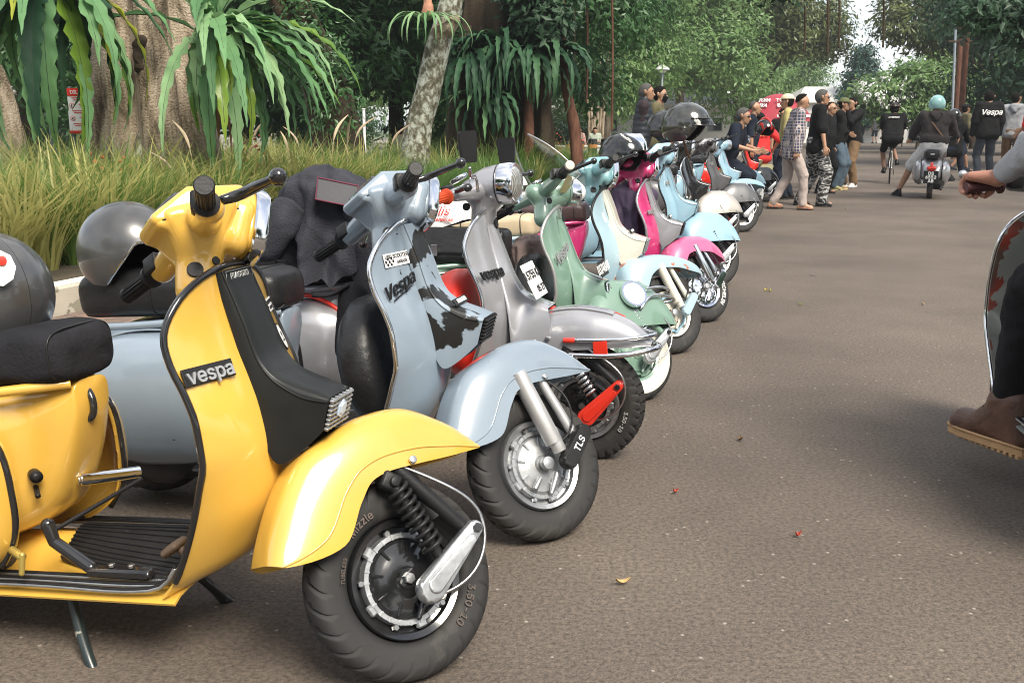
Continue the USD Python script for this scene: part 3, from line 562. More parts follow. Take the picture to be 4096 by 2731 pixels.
        P('headlight_rim', st(mv(revolve([(rr - .004, .0), (rr + .004, .0), (rr + .006, .04), (rr, .055), (rr - .010, .05)], 40, 'x'), c0)), chrome, hl, smooth=40)
        P('headlight_lens', st(mv(revolve([(rr - .008, .048), (.045, .062), (.02, .069), (0, .07)], 40, 'x'), c0)), ribbed, hl)
        P('headlight_seam', st(mv(revolve([(rr - .002, -.012), (rr + .002, -.010), (rr - .001, -.006)], 40, 'x'), c0)), gblack, hl)
        P('speedometer', st(disc((-.435, 0, 1.022), (-.45, 0, .9), .036, .012)), chrome, hd)
        P('headset_hole', st(disc((-.40, -.046, .93), (.2, -1, 0), .014, .006)), black, hd)
        ga = [((-.435 + nx, q * .215, .985), (-.445 + nx, q * .245, .983), (-.475 + nx, q * .365, .975), q) for q in (-1, 1)]
    gm = g('grip_mat', black)
    for a, b, c, s in ga:
        a, b, c = map(np.array, (a, b, c)); d = (c - b) / np.linalg.norm(c - b); M = frame(d, (0, 0, 1)); L = np.linalg.norm(c - b)
        gp = P('grip', st(mv(revolve([(0, 0), (.027, 0), (.027, .008), (.017, .012), (.017, L - .012), (.0195, L - .008), (.0195, L - .002), (.017, L), (0, L)], 20, 'x'), b, M)), gm, smooth=35)
        if detail > 1:
            for k in range(14):
                w = k / 14 * 2 * PI; q = b + M[:, 1] * .017 * math.cos(w) + M[:, 2] * .017 * math.sin(w)
                P('grip_rib', st(rod(q + d * .014, q + d * (L - .014), .0022, 5)), gm, gp)
        if g('end_cap'): P('grip_end_cap', st(disc(c - d * .012, d, .021, .016)), g('end_cap'), gp)
        f_ = np.array([1, 0, .0])
        lm = g('lever_mat', gblack)
        lp = S([a + d * .012 + [.018, 0, .012], a + d * .02 + [.055, 0, .024], a + d * .05 + [.085, 0, .032], a + d * .095 + [.11, 0, .034], a + d * .13 + [.135, 0, .038]], 16)
        lv = P('lever', st(cat(tube(lp, np.interp(np.linspace(0, 1, 16), [0, .2, .6, .9, 1], [.010, .013, .012, .010, .012]) * g('lever_k', 1), 8, flat=.75), hull((lp[-1], .0145 * g('lever_k', 1)), (lp[-1] + d * .004, .0135 * g('lever_k', 1))))), lm)
        P('switch_box', st(box(a + d * .005 + [-.012, 0, .002] - d * .015 + np.array([-.012, 0, .008]), (.03, .05, .042), frame(np.cross(M[:, 1], d), d), .005)), black, gp)
    if g('spare'):
        mt, dx = g('spare'), -.045
        P('spare_wheel_cover', mv(wob(revolve([(0, -.062), (.10, -.066), (.175, -.06), (.20, -.035), (.206, 0), (.20, .035), (.175, .06), (.10, .066), (0, .062)], 48, 'x'), .006, 16, 4), (-.455, 0, .50), rot('y', -8)), mt, smooth=50)
    return t, st

yel = worn('paint_yellow', (.62, .365, .06), (.30, .17, .03), .735, 30.0, .26, 1.0)
blu = worn('grey_blue_paint', (.205, .255, .31), (.02, .02, .02), .715, 22.0, .28, .9)
lightblue_old = worn('old_light_blue', (.30, .42, .48), (.36, .12, .06), .60, 7.0, .38, .5, (.60, .64, .63))
YAW = -15.5
horn_black = look('horn_cover_black', (.010, .011, .011), .42, coat=.04, var=.3, spec=.3)
silver = look('silver_paint', (.34, .34, .36), .3, .45, 1.0, .04, 3.0)
green = paint('sage_green', (.145, .24, .185))
teal = paint('teal_paint', (.17, .33, .36))
cream = paint('cream_paint', (.62, .60, .52))
pink = paint('magenta', (.46, .025, .135))
skyblue = paint('sky_blue', (.25, .40, .49))
greym = look('matt_grey', (.10, .10, .105), .38, .3, .3)
champ = look('champagne', (.42, .39, .35), .3, .4, 1.0)
redp = paint('bright_red', (.62, .02, .01))
brown_seat = look('brown_leather', (.045, .025, .024), .45, bump=.2, bscale=40)
beige = look('beige_leather', (.45, .36, .24), .5)
orange = look('orange_rubber', (.75, .09, .02), .5, bump=.3, bscale=200)
slet = look('badge_silver', (.45, .45, .44), .35, .7)
fork_silver = look('silver_fork', (.5, .5, .5), .4, .6, var=.2)
sc1, st1 = scooter('bright yellow scooter nearest the viewer, with a black horn cover', (-.212, 2.044), YAW, dict(paint=yel, steer=54, pitch=4.5, trim=gblack, horn_mat=horn_black, mat=True, hook=True, seat_cover=True, seat_mat=cloth_black, lever_k=1.25, rim_mat=gblack, drum_mat=gblack,
    tyre_text=[('Mizzle', .017, .160, -38), ('3.50-10', .017, .158, 118), ('TUBELESS', .008, .150, -75)], letter_mat=look('tyre_letter', (.09, .07, .06), .7),
    letters=[('vespa', .029, .712, -.72, dict(plate=((.122, .037), black), mat=slet, bold=True))],
    stickers=[('checker', .80, .72, .035, None), ('round', .725, .70, .034, (black, white))]))
sc2, st2 = scooter('grey-blue scooter with black paint chips and a silver drum, second in the row', (.10, 2.80), YAW, dict(paint=blu, steer=54, pitch=4.5, lift=(-.01, .028), trim=chrome, horn_mat=worn('chipped_blue', (.205, .255, .31), (.004, .004, .004), .585, 5.0, .5, .1), plate_top=False, sus='twin', fork_mat=fork_silver, drum_mat=alu, rim_mat=alu, grille_mat=black, grille_badge=False, spare=leather, cowl_trim=black,
    link_text=[('TLS', .02, (.068, -.1185, .25))],
    letters=[('Vespa', .036, .745, -.62, dict(mat=black, shear=.5, ang=16, bold=False))], stickers=[('checker', .815, -.55, .042, None)]))
sc3, st3 = scooter('silver scooter with red piping, a chrome headlight and two black mirrors', (.30, 3.52), YAW, dict(paint=silver, steer=-3, pitch=4, wk=.88, trim=chrome, horn='nose', horn_ring=red_l, head='lamp', fender='slim', tread='knob', drum_mat=gblack, rim_mat=alu, grip_mat=orange, link_mat=red_l, spare=look('red_vinyl', (.62, .025, .012), .34, bump=.2, bscale=14), cowl_trim=red_l, spring_mat=chrome,
    tyre_text=[('3.50-10', .014, .158, 112)], letter_mat=look('tyre_letter_grey', (.3, .3, .3), .7),
    letters=[('vespa', .036, .70, -.58, dict(mat=black, bold=True))]))
sc4, st4 = scooter('sage green scooter with a clear fly screen and a white-walled tyre', (.56, 4.33), YAW, dict(paint=green, steer=50, pitch=4, scale=.94, wk=.88, trim=look('alu_trim', (.5, .5, .48), .35, .7), horn='nose', head='old', fender='round', whitewall=look('whitewall_rubber', (.62, .60, .53), .6), drum_mat=green, rim_mat=green, ring_mat=green, fork_mat=green, spring_mat=chrome, link_mat=alu, end_cap=look('cream_rubber', (.5, .45, .38), .6), spare=leather,
    letters=[('Vespa', .040, .715, -.50, dict(mat=slet, shear=.5, ang=22, bold=True))]))
sc5, st5 = scooter('faded light blue scooter with rust patches, teal handlebar housing and cream horn cover', (.86, 5.28), YAW, dict(paint=lightblue_old, head_mat=teal, scale=.97, wk=.95, horn_mat=cream, bead_mat=cream, steer=50, pitch=4, trim=black, fender='swept', sus='twin', fork_mat=cream, link_mat=lightblue_old, drum_mat=worn('rusty_drum', (.5, .47, .4), (.12, .07, .04), .55, 20), rim_mat=cream, grille_badge=False, plate_top=False, seat_mat=beige,
    ring_mat=skyblue))
sc6, st6 = scooter('magenta scooter with silver horn cover and white lettering on its tyre', (1.20, 6.18), YAW, dict(paint=pink, beak=False, scale=.97, wk=.9, steer=52, pitch=4, trim=alu, horn_mat=silver, fender='swept', fender_mat=paint('pink_fender', (.50, .10, .22)), sus='twin', fork_mat=chrome, link_mat=chrome, drum_mat=chrome, rim_mat=chrome, ring_mat=chrome, grille_mat=black, grille_badge=False, plate_top=False, seat_mat=brown_seat,
    tyre_text=[('MICHELIN', .026, .162, 95)], letter_mat=white, letters=[('vespa', .034, .72, -.45, dict(mat=slet, bold=True))], detail=2))
sc7, st7 = scooter('large sky blue scooter with a dark helmet hung on its handlebar', (1.53, 7.568), YAW, dict(paint=skyblue, steer=42, pitch=3, trim=gblack, fender='round', R=.24, ri=.152, spokes=10, spoke_mat=greym, drum_mat=gblack, rim_mat=look('silver_rim', (.4, .4, .41), .35, .7), ring_mat=greym, plate_top=False, grille_badge=False, grille_mat=skyblue, letters=[('Vespa', .03, .80, -.4, dict(mat=slet, shear=.5, ang=15, bold=True))], detail=1))
sc8, st8 = scooter('champagne scooter with black leg shield and a red front rim', (2.117, 10.184), YAW, dict(paint=champ, shield_mat=gblack, horn_mat=gblack, head_mat=gblack, steer=30, pitch=3, trim=chrome, fender='round', rim_mat=red_l, drum_mat=gblack, plate_top=False, grille_badge=False, detail=1))
sc9, st9 = scooter('matt grey scooter with five-spoked black wheel', (2.661, 11.719), YAW, dict(paint=greym, steer=35, pitch=3, trim=gblack, fender='round', R=.24, ri=.165, rim_mat=white, spokes=5, spoke_mat=gblack, drum_mat=gblack, ring_mat=gblack, plate_top=False, grille_badge=False, grille_mat=black, letters=[('Vespa', .03, .80, -.4, dict(mat=slet, shear=.5, ang=15, bold=True))], detail=1))
sc10, st10 = scooter('pale blue scooter behind the matt grey one, with a chrome crash bar', (3.102, 13.213), YAW, dict(paint=skyblue, steer=40, pitch=3, trim=chrome, fender='swept', plate_top=False, grille_badge=False, head='old', sus='twin', fork_mat=chrome, detail=1))
sc11, st11 = scooter('pale blue scooter with a white-walled tyre, beside the plaid shirt man', (3.70, 15.6), YAW, dict(paint=skyblue, steer=40, pitch=3, trim=chrome, fender='round', whitewall=white, head='old', plate_top=False, grille_badge=False, detail=1))
sc12, st12 = scooter('red and black scooter just behind the plaid shirt man', (4.15, 16.6), YAW, dict(paint=redp, shield_mat=gblack, fender_mat=gblack, horn_mat=redp, head_mat=gblack, steer=35, pitch=3, trim=gblack, fender='round', R=.24, plate_top=False, grille_badge=False, detail=1))
sc13, st13 = scooter('olive scooter farthest along the parked row', (4.6, 18.2), YAW, dict(paint=look('paint_olive', (.20, .19, .08), .3, 0, 1.0), steer=40, trim=chrome, fender='round', head='old', plate_top=False, grille_badge=False, detail=1))
# ---- fittings of single scooters
def P_(t, name, m, mat, **k): return part(t, name, m, mat, **k)
pf = lambda st, m: st(m)
# mirrors on the silver one
for s, mx, my, bx, by in ((-1, -.28, -.354, -.30, -.22), (1, -.30, .16, -.33, .12)):
    ms = P_(sc3, 'mirror_stem', tube(S([(bx, by, .985), (bx, by * 1.05, 1.03), (mx * .8 + bx * .2, my * .8 + by * .2, 1.04), (mx, my, 1.07)], 14), .0055, 8), chrome)
    M = frame((.25, s * -1, 0), (0, .0, 1)); 
    P_(sc3, 'mirror', mv(Manifold.hull_points(np.array([(x * a, y * b, z) for a, b, z in ((.036, .050, .005), (.036, .050, -.005), (.027, .042, -.018)) for x, y in ((-1, .86), (-.86, 1), (.86, 1), (1, .86), (.8, -1), (-.8, -1))])), (mx, my, 1.135 if s < 0 else 1.11), frame((.55, .85, .02) if s < 0 else (.97, -.1, .02), (0, 0, 1))), black, smooth=35)
# registration plates
def plate(t, st, c, w, h, lines, mat, ink, xd=(0, 1, 0), zd=(-.28, 0, .96)):
    M = frame(xd, zd); c = np.array(c)
    pl = P_(t, 'number_plate', box(c, (w, h, .003), M, .001), mat)
    for s, hh, dx, dz in lines: P_(t if False else pl, 'plate_lettering', text_at(s, hh, c + M[:, 0] * dx + M[:, 1] * dz + M[:, 2] * .002, M[:, 0], M[:, 1], depth=.0015, bold=True), ink)
plate(sc3, lambda m: m, (-.175, -.035, .66), .165, .13, [('B 5755 KA', .030, 0, .022), ('05 27', .024, .03, -.035)], white, black, (0, 1, 0), (-.4, 0, .92))
plate(sc4, st4, (-.135, -.01, .625), .17, .075, [('D3748AN', .042, 0, 0)], black, white)
# crash bars round the mudguards
def hoop(t, st, pts, r=.008, mat=chrome, name='crash_bar'):
    P_(t, name, st(tube(S(pts, 40), r, 8)), mat)
hoop(sc3, st3, [(-.02, -.098, .455), (.08, -.098, .455), (.18, -.07, .455), (.245, 0, .455), (.18, .07, .455), (.08, .098, .455), (-.02, .098, .455)])
hoop(sc3, st3, [(-.06, -.098, .405), (.08, -.10, .40), (.19, -.08, .405), (.255, 0, .41), (.19, .08, .405), (.08, .10, .40), (-.06, .098, .405)], .010)
P_(sc3, 'bar_bracket', st3(box((.07, -.102, .43), (.05, .008, .05), None, .002)), red_l)
P_(sc3, 'bar_end', st3(rod((-.02, -.098, .455), (-.06, -.098, .455), .009)), red_l)
P_(sc3, 'mudguard_bolt', st3(cat(disc((-.12, -.088, .46), (0, -1, .2), .009, .008, 10), disc((-.17, -.088, .45), (0, -1, .2), .009, .008, 10))), steel)
hoop(sc4, st4, [(-.02, -.118, .40), (.04, -.122, .46), (.13, -.10, .475), (.25, -.03, .475), (.27, 0, .475), (.25, .03, .475), (.13, .10, .475)], .007)
hoop(sc4, st4, [(.03, -.118, .50), (.12, -.10, .515), (.23, -.03, .515), (.25, 0, .515)], .006)
rb = P_(sc4, 'mudguard_badge', st4(disc((-.05, -.112, .47), (-.05, -1, .25), .062, .012, 36)), white)
P_(sc4, 'badge_rim', st4(mv(revolve([(.056, 0), (.066, 0), (.066, .018), (.056, .018), (.056, 0)], 36), (-.05, -.112, .47), frame(np.cross((-.05, -1, .25), (.3, .5, .8)), (-.05, -1, .25)))), chrome, smooth=40)
# fly screen of the green one
ys = np.linspace(-1, 1, 21); zs = np.linspace(0, 1, 13)
scr = np.array([[(-.25 - .20 * z - .05 * abs(y) ** 2 * (1 - .3 * z), .175 * y * (1 - z ** 2.2 * .62), 1.05 + .22 * z - .03 * abs(y)) for y in ys] for z in zs])
sw = P_(sc4, 'fly_screen', st4(grid(scr)), pane_look('screen_acrylic', (.72, .75, .70)))
P_(sc4, 'screen_edge', st4(tube(np.vstack([scr[::-1, 0], scr[0], scr[:, -1]]), .0035, 6)), alu)
skt = np.array([[(-.25 - .005 * z - .10 * abs(y) ** 2, .15 * y * (1 - z * .5), 1.052 - .06 * z - .03 * abs(y)) for y in ys] for z in np.linspace(0, 1, 5)])
P_(sc4, 'screen_skirt', st4(sheet(skt, .003)), look('smoked_skirt', (.30, .28, .14), .3))
P_(sc4, 'lamp_hood', st4(blob([hull(((-.25, 0, 1.03), .045), ((-.22, 0, 1.0), .05))], .02, 2)), white)
# ---------------------------------------------------------------- helmets, jackets on the scooters
def at(px, py, Y):
    """The point on the sight line of one pixel of a 2352 wide picture, Y metres away along the road."""
    p = math.radians(PITCH); u = (px - 1176) / 2320; v = (784 - py) / 2320
    d = np.array([u, math.cos(p) + v * math.sin(p), -math.sin(p) + v * math.cos(p)])
    return np.array([0, 0, CAMH]) + d * (Y / d[1])
def helmet(label, loc, rz, shell, edge, visor=None, size=1.0, tilt=0, face=True, half=False, roll=0, group=None, inner=cloth_black):
    t = thing('helmet', label, 'helmet', loc, rz, tilt, roll, group)
    ph = np.linspace(-PI, PI, 61); f = np.abs(ph) / PI
    th_max = np.interp(f, [0, .22, .36, .46, .6, 1], [72, 74, 108, 128, 128, 118] if not half else [82, 84, 92, 98, 98, 96])
    vv = np.linspace(0, 1, 22); TH = np.radians(vv[:, None] * th_max[None]); A = np.repeat(ph[None], 22, 0)
    rx, ry, rzz = .138 * size, .118 * size, .130 * size
    G = np.stack([rx * np.sin(TH) * np.cos(A), ry * np.sin(TH) * np.sin(A), rzz * np.cos(TH) + .0 * TH], -1); zo = -G[..., 2].min(); G[..., 2] += zo
    part(t, 'shell', sheet(G[:, ::-1], .012 * size), shell, smooth=60)
    I = G * .90; I[..., 2] += .1 * zo
    part(t, 'lining', sheet(I[4:], .004), inner, smooth=60)
    part(t, 'edge_trim', tube(G[-1, :-1], .006 * size, 8, closed=True), edge)
    if visor is not None:
        vp = np.linspace(-1.15, 1.15, 25)
        if visor == 'peak':
            V = np.array([[((rx + .004 + .055 * k) * math.cos(a) * (1 - .1 * k) + .004, (ry + .012 + .012 * k) * math.sin(a) , zo + .052 - .045 * k) for a in vp] for k in np.linspace(0, 1, 6)])
            part(t, 'peak', grid(V), pane_look('visor_clear', (.75, .77, .77)))
            part(t, 'peak_strap', tube(V[0], .007, 6, flat=.5), gblack)
            part(t, 'peak_edge', tube(V[-1], .004, 6), gblack)
        else:
            V = np.array([[((rx + .018) * math.cos(a) * math.cos(e), (ry + .016) * math.sin(a), zo + .02 + (rzz + .01) * math.sin(e)) for a in vp] for e in np.linspace(.15, .95, 9)])
            part(t, 'visor', grid(V), pane_look('visor_clear', (.75, .77, .77)))
            for s in (-1, 1): part(t, 'visor_button', disc((.02, s * (ry + .006), zo - .0), (0, s, 0), .022, .01), gblack)
    for s in (-1, 1):
        if not half: part(t, 'rivet', disc((-.03, s * ry * .86, zo - .07 * size), (0, s, -.3), .008, .006, 12), steel)
    if half: part(t, 'brim', sheet(np.stack([G[-1] * 1.0, G[-1] * [1.05, 1.05, 1]], 0) - [0, 0, .0], .008), gblack)
    return t, G, zo
gun = look('gunmetal', (.085, .085, .086), .30, .45, .5, .25, 5)
hm1, _, _ = helmet('gunmetal helmet with a torn red and white sticker on the yellow seat', tuple(at(-18, 758, 2.36)), 150, gun, gblack, 'peak', 1.06)
for k, (dy, dz, r, m_) in enumerate(((0, 0, .036, white), (.010, -.012, .016, red_l), (-.008, .016, .010, red_l))):
    part(hm1, 'sticker', mv(disc((0, 0, 0), (0, 1, 0), r, .003, 9), (-.142 + .5 * dy, .060 + dy , .165 + dz), frame((.5, .82, 0), (-.84, .5, .2)) @ np.diag([1, 1 + .4 * k, 1.15])), m_)
hm2, _, _ = helmet('plain gunmetal open helmet with chrome edge on the grey-blue seat', tuple(at(300, 640, 3.12)), -26, gun, chrome, None, 1.08)
hm3, G3, z3 = helmet('white half helmet with red script and black brim on the green scooter seat', tuple(at(1022, 517, 4.62)), -15, white, gblack, None, 1.0, half=True)
part(hm3, 'script', mv(text('aquilis', .038, .003, False, .4), (-.01, -.125, .075), frame((1, 0, .0), (0, .22, 1))), red_l); part(hm3, 'script', mv(text('PANVIOZONE', .012, .003, True), (.03, -.128, .035), frame((1, 0, .0), (0, .15, 1))), red_l)
helmet('plain white helmet behind the silver headlight', tuple(at(1148, 480, 4.75)), -15, white, gblack, None, .92)
helmet('black helmet with raised clear visor above the teal handlebar housing', tuple(at(1430, 392, 6.15)), -40, gblack, gblack, 'shield', 1.02)
hbig, _, _ = helmet('large dark helmet hanging by its strap over the sky blue handlebar', tuple(at(1575, 322, 6.9)), -25, look('dark_olive_metal', (.04, .04, .036), .16, .3, 1.0), gblack, 'peak', 1.12)
part(hbig, 'chin_strap', tube(S([(.0, -.10, .03), (.02, -.05, -.06), (.03, -.01, -.12)], 10), .010, 6, flat=.3), look('brown_strap', (.09, .04, .02), .7))
helmet('black helmet with heart sticker behind the large dark one', tuple(at(1527, 325, 8.3)), 160, gblack, gblack, None, 1.1)
hr, _, _ = helmet('black and orange-red helmet on the red scooter', tuple(at(1755, 312, 15.6)), -60, gblack, redp, None, 1.1)
part(hr, 'stripe', tube(np.array([(.141 * math.sin(a), .0, .105 + .15 * math.cos(a)) for a in np.linspace(-1.2, 1.7, 18)]), .024, 6, flat=.35, up=(0, 1, 0)), redp)
part(hr, 'spot', mv(disc((0, 0, 0), (0, -1, 0), .055, .006, 20), (.05, -.118, .14)), redp)
def drape(name, label, cat_, loc, rz, rx, ry, top, hem, mat, seed=0, folds=9, amp=.035, size=1.0, edge=None):
    """Cloth lying over something: a crown that turns down into hanging folds with an uneven hem."""
    t = thing(name, label, cat_, loc, rz)
    n, m = 121, 44; th = np.linspace(0, 2 * PI, n); v = np.linspace(0, 1, m)
    hemv = np.array([np.interp((a / (2 * PI)) % 1, np.linspace(0, 1, len(hem) + 1), list(hem) + [hem[0]]) for a in th])
    P3 = np.zeros((m, n, 3)); rnd = np.random.default_rng(seed); fp = rnd.uniform(0, 6.28, 4)
    for i, q in enumerate(v):
        rr = min(q / .42, 1); dn = max(0, (q - .36) / .64)
        w = amp * dn * (np.sin(folds * th + fp[0]) + .6 * np.sin((folds * 1.7) // 1 * th + fp[1] + 2 * q)) + .012 * rr * np.sin(5 * th + 3 * q + fp[2])
        s = (math.sin(rr * PI / 2)) 
        P3[i, :, 0] = (rx * s + w + .10 * dn * rx) * np.cos(th); P3[i, :, 1] = (ry * s + w + .10 * dn * ry) * np.sin(th)
        P3[i, :, 2] = top * math.cos(rr * PI / 2) ** .8 - hemv * dn
    v_, f_ = sheet(P3, .006); rd = 1 - 2 * np.abs(meshkit.fbm(v_ * [9, 9, 4], 3, seed) - .5) * 2; nn_ = v_ * [1, 1, .6]; nn_ /= np.linalg.norm(nn_, axis=1, keepdims=True) + 1e-6; v_ = v_ + nn_ * (rd[:, None] - .6) * .05
    part(t, 'cloth', (v_, f_), mat, smooth=70)
    return t
denim = look('dark_denim', (.022, .023, .032), .85, var=.25, vscale=9, bump=.5, bscale=160)
jk = drape('jacket', 'black jacket thrown over the seat of the silver scooter', 'jacket', tuple(at(752, 470, 3.62)), 10, .165, .13, .125, [.10, .10, .12, .16, .12, .22, .30, .16], denim, 3, 6, .05)
part(jk, 'reflective_patch', mv(box((0, 0, 0), (.14, .085, .004), None, .001), (.035, -.160, .050), frame((1, .12, -.22), (-.05, .55, .85))), look('grey_patch', (.06, .06, .065), .8, bump=.3, bscale=200))
jb = P_(jk, 'patch_border', mv(tube(np.array([(-.07, -.043, 0), (.07, -.043, 0), (.07, .043, 0), (-.07, .043, 0), (-.07, -.043, 0)]), .003, 5), (.035, -.163, .052), frame((1, .12, -.22), (-.05, .55, .85))), look('maroon', (.12, .02, .04), .8))
part(jk, 'sleeve', wob(tube(S([(.10, -.10, .0), (.15, -.12, -.10), (.14, -.10, -.22), (.15, -.08, -.30)], 24), np.interp(np.linspace(0, 1, 24), [0, .5, 1], [.07, .065, .05]), 16), .03, 12, 9), denim)
part(jk, 'sleeve', wob(tube(S([(-.12, -.08, .0), (-.16, -.11, -.08), (-.20, -.10, -.14), (-.25, -.08, -.145)], 24), np.interp(np.linspace(0, 1, 24), [0, .5, 1], [.06, .05, .04]), 16), .03, 12, 10), denim)
drape('jacket', 'dusty pink-brown jacket stuffed behind the green leg shield', 'jacket', tuple(at(1222, 575, 4.62)), 0, .10, .10, .06, [.12, .2, .35, .5, .45, .3, .2, .14], look('dusty_cloth', (.26, .19, .17), .8, bump=.3), 5, 8, .02)
drape('jacket', 'dark purple jacket hanging behind the magenta leg shield', 'jacket', tuple(at(1455, 445, 6.32)), 0, .13, .11, .06, [.25, .3, .42, .40, .36, .3, .28, .25], look('purple_cloth', (.045, .03, .062), .8, bump=.3), 8, 8, .025)
bg = thing('saddle_bag', 'black leather saddle bag strapped below the white half helmet', 'bag', tuple(at(1035, 590, 4.60)), -15)
part(bg, 'bag_body', wob(blob([hull(((-.20, -.13, .02), .03), ((.26, -.13, .02), .03), ((-.20, -.10, .11), .03), ((.26, -.10, .11), .03), ((-.2, .0, .11), .03), ((.26, 0, .11), .03), ((-.2, 0, .02), .03), ((.26, 0, .02), .03))], .03, 3), .01, 12), leather)
part(bg, 'flap', wob(blob([hull(((-.2, -.15, .04), .015), ((.26, -.15, .04), .015), ((-.2, -.12, .135), .012), ((.26, -.12, .135), .012))], .03, 2), .006, 14), leather)
part(bg, 'buckle', cat(box((-.02, -.168, .05), (.03, .01, .05)), disc((-.1, -.165, .03), (0, -1, 0), .01, .01), disc((.12, -.165, .03), (0, -1, 0), .01, .01)), steel)
tb = thing('tool_bag', 'small black bag hooked below the grip of the grey-blue scooter', 'bag', tuple(at(805, 800, 3.05)), -15)
part(tb, 'bag_body', blob([hull(((0, 0, 0), .05), ((.0, .03, .16), .045), ((.02, .1, .1), .04))], .03, 3), cloth_black)
part(tb, 'strap', tube(S([(.0, 0, .2), (-.05, -.01, .17), (-.11, -.01, .165)], 10), .02, 8, flat=.35), cloth_black)
# ---------------------------------------------------------------- planted bed: grass, ferns, trunks
def leafy(name, stops, transl=.35, rough=.45, island=True, spec=.5):
    if name in LOOK: return LOOK[name]
    n = {'g': ('geometry', {}), 'oi': ('object_info', {}), 'r': ('rgb_ramp', {'ramp': stops}), 'p': ('principled_bsdf', {'roughness': rough, 'specular_ior_level': spec}), 't': ('translucent_bsdf', {}), 'm': ('mix_closure', {'fac': transl}),
         'tc': ('texture_coordinate', {}), 'n': ('noise_texture', {'scale': 1.6, 'detail': 3.0}), 'mx': ('math', {'math_type': 'multiply_add', 'value2': .9}), 'sb': ('math', {'math_type': 'subtract', 'value2': .45})}
    LOOK[name] = usdkit.material(stage, '/World/Looks/' + name, n, [('tc.object', 'n.vector'), ('n.fac', 'mx.value1'), ('g.random_per_island' if island else 'oi.random', 'mx.value3'), ('mx.value', 'sb.value1'), ('sb.value', 'r.fac'), ('r.color', 'p.base_color'), ('r.color', 't.color'), ('p.BSDF', 'm.closure1'), ('t.BSDF', 'm.closure2')], surface='m.closure')
    return LOOK[name]
g_green = leafy('grass_green', [(.0, (.12, .21, .045)), (.5, (.31, .40, .085)), (.85, (.54, .53, .16)), (1, (.68, .60, .27))], .5)
g_straw = leafy('grass_straw', [(0, (.42, .40, .14)), (.5, (.66, .56, .26)), (1, (.78, .66, .40))], .5)
g_feather = leafy('feathery_green', [(0, (.11, .21, .05)), (.6, (.25, .40, .085)), (1, (.46, .50, .14))], .5)
def blades(n, h, spread, wd, seed, droop=(.3, 1.2), seg=4):
    r = np.random.default_rng(seed); V, Fc = [], []
    a = r.uniform(0, 2 * PI, n); b = r.uniform(0, 1, n) ** .6 * spread * .25; L = h * r.uniform(.55, 1.0, n); dr = r.uniform(*droop, n); lean = r.uniform(.05, .5, n); aw = a + r.normal(0, .4, n)
    t = np.linspace(0, 1, seg + 1)
    out = (lean[:, None] * t + dr[:, None] * t ** 2.4 * .5) * L[:, None]; up = L[:, None] * (t - .28 * dr[:, None] * t ** 3)
    px = b[:, None] * np.cos(a)[:, None] + out * np.cos(aw)[:, None]; py = b[:, None] * np.sin(a)[:, None] + out * np.sin(aw)[:, None]
    w = wd * (1 - t ** 2 * .92) * r.uniform(.7, 1.2, n)[:, None]
    sx, sy = -np.sin(aw)[:, None] * w, np.cos(aw)[:, None] * w
    P3 = np.stack([np.stack([px - sx, py - sy, up], -1), np.stack([px + sx, py + sy, up], -1)], 2).reshape(-1, 3)
    base = np.arange(n)[:, None] * (2 * (seg + 1)) + np.arange(seg)[None] * 2
    f = np.concatenate([np.stack([base, base + 1, base + 3], -1), np.stack([base, base + 3, base + 2], -1)], 1).reshape(-1, 3)
    return P3, f
def scatter(name, protos, pts, scales, rots, which, label, cat_, tilt=None):
    pi = UsdGeom.PointInstancer.Define(stage, numbered('/World', name)); path = str(pi.GetPath())
    for k, (m, mat) in enumerate(protos):
        usdkit.mesh(stage, f'{path}/prototypes/{name}_{k}', m, mat, False); pi.CreatePrototypesRel().AddTarget(f'{path}/prototypes/{name}_{k}')
    pi.CreatePositionsAttr(Vt.Vec3fArray.FromNumpy(np.asarray(pts, np.float32))); pi.CreateScalesAttr(Vt.Vec3fArray.FromNumpy(np.repeat(np.asarray(scales, np.float32)[:, None], 3, 1)))
    q = np.zeros((len(pts), 4), np.float16); q[:, 2] = np.sin(np.array(rots) / 2); q[:, 3] = np.cos(np.array(rots) / 2)   # i j k w
    pi.CreateOrientationsAttr(Vt.QuathArray.FromNumpy(q)); pi.CreateProtoIndicesAttr(Vt.IntArray.FromNumpy(np.asarray(which, np.int32)))
    return meta(pi, label, cat_, kind='stuff')
rg = np.random.default_rng(11)
def bed_pts(n, s0, s1, n0, n1, pw=1.0): return np.array([kp(rg.uniform(s0, s1), n0 + (n1 - n0) * rg.uniform() ** pw, .17) for _ in range(n)])
protos = [(blades(64, 1.06, .34, .0078, s, (.2, 1.3)), g_green) for s in range(4)] + [(blades(40, 1.05, .34, .012, 20 + s, (.3, 1.3)), g_straw) for s in range(2)] + [(blades(110, .66, .34, .0046, 30 + s, (.1, .7)), g_feather) for s in range(3)]
A = bed_pts(760, -7, 6.5, .75, 4.4, 1.3); B = bed_pts(420, 4, 20, .4, 4.5, 1.2); D = bed_pts(260, -4, 14, 3, 8)
pts = np.vstack([A, B, D]); w = np.r_[rg.choice([0, 1, 2, 3, 4, 5], len(A), p=[.10, .10, .10, .10, .30, .30]), rg.choice([6, 7, 8, 0, 4], len(B), p=[.3, .3, .27, .06, .07]), rg.choice([0, 1, 6, 7, 5], len(D))]
nearA = np.linalg.norm(pts[:, :2] - kp(4.2, 3.6)[:2], axis=1) < 1.0
sc_ = rg.uniform(.75, 1.15, len(pts)) * np.where(w >= 6, 1.0, 1.0); sc_[nearA] *= .7
scatter('ornamental_grass', protos, pts, sc_, rg.uniform(0, 6.28, len(pts)), w, 'long green and straw coloured grass filling the bed behind the kerb', 'grass')
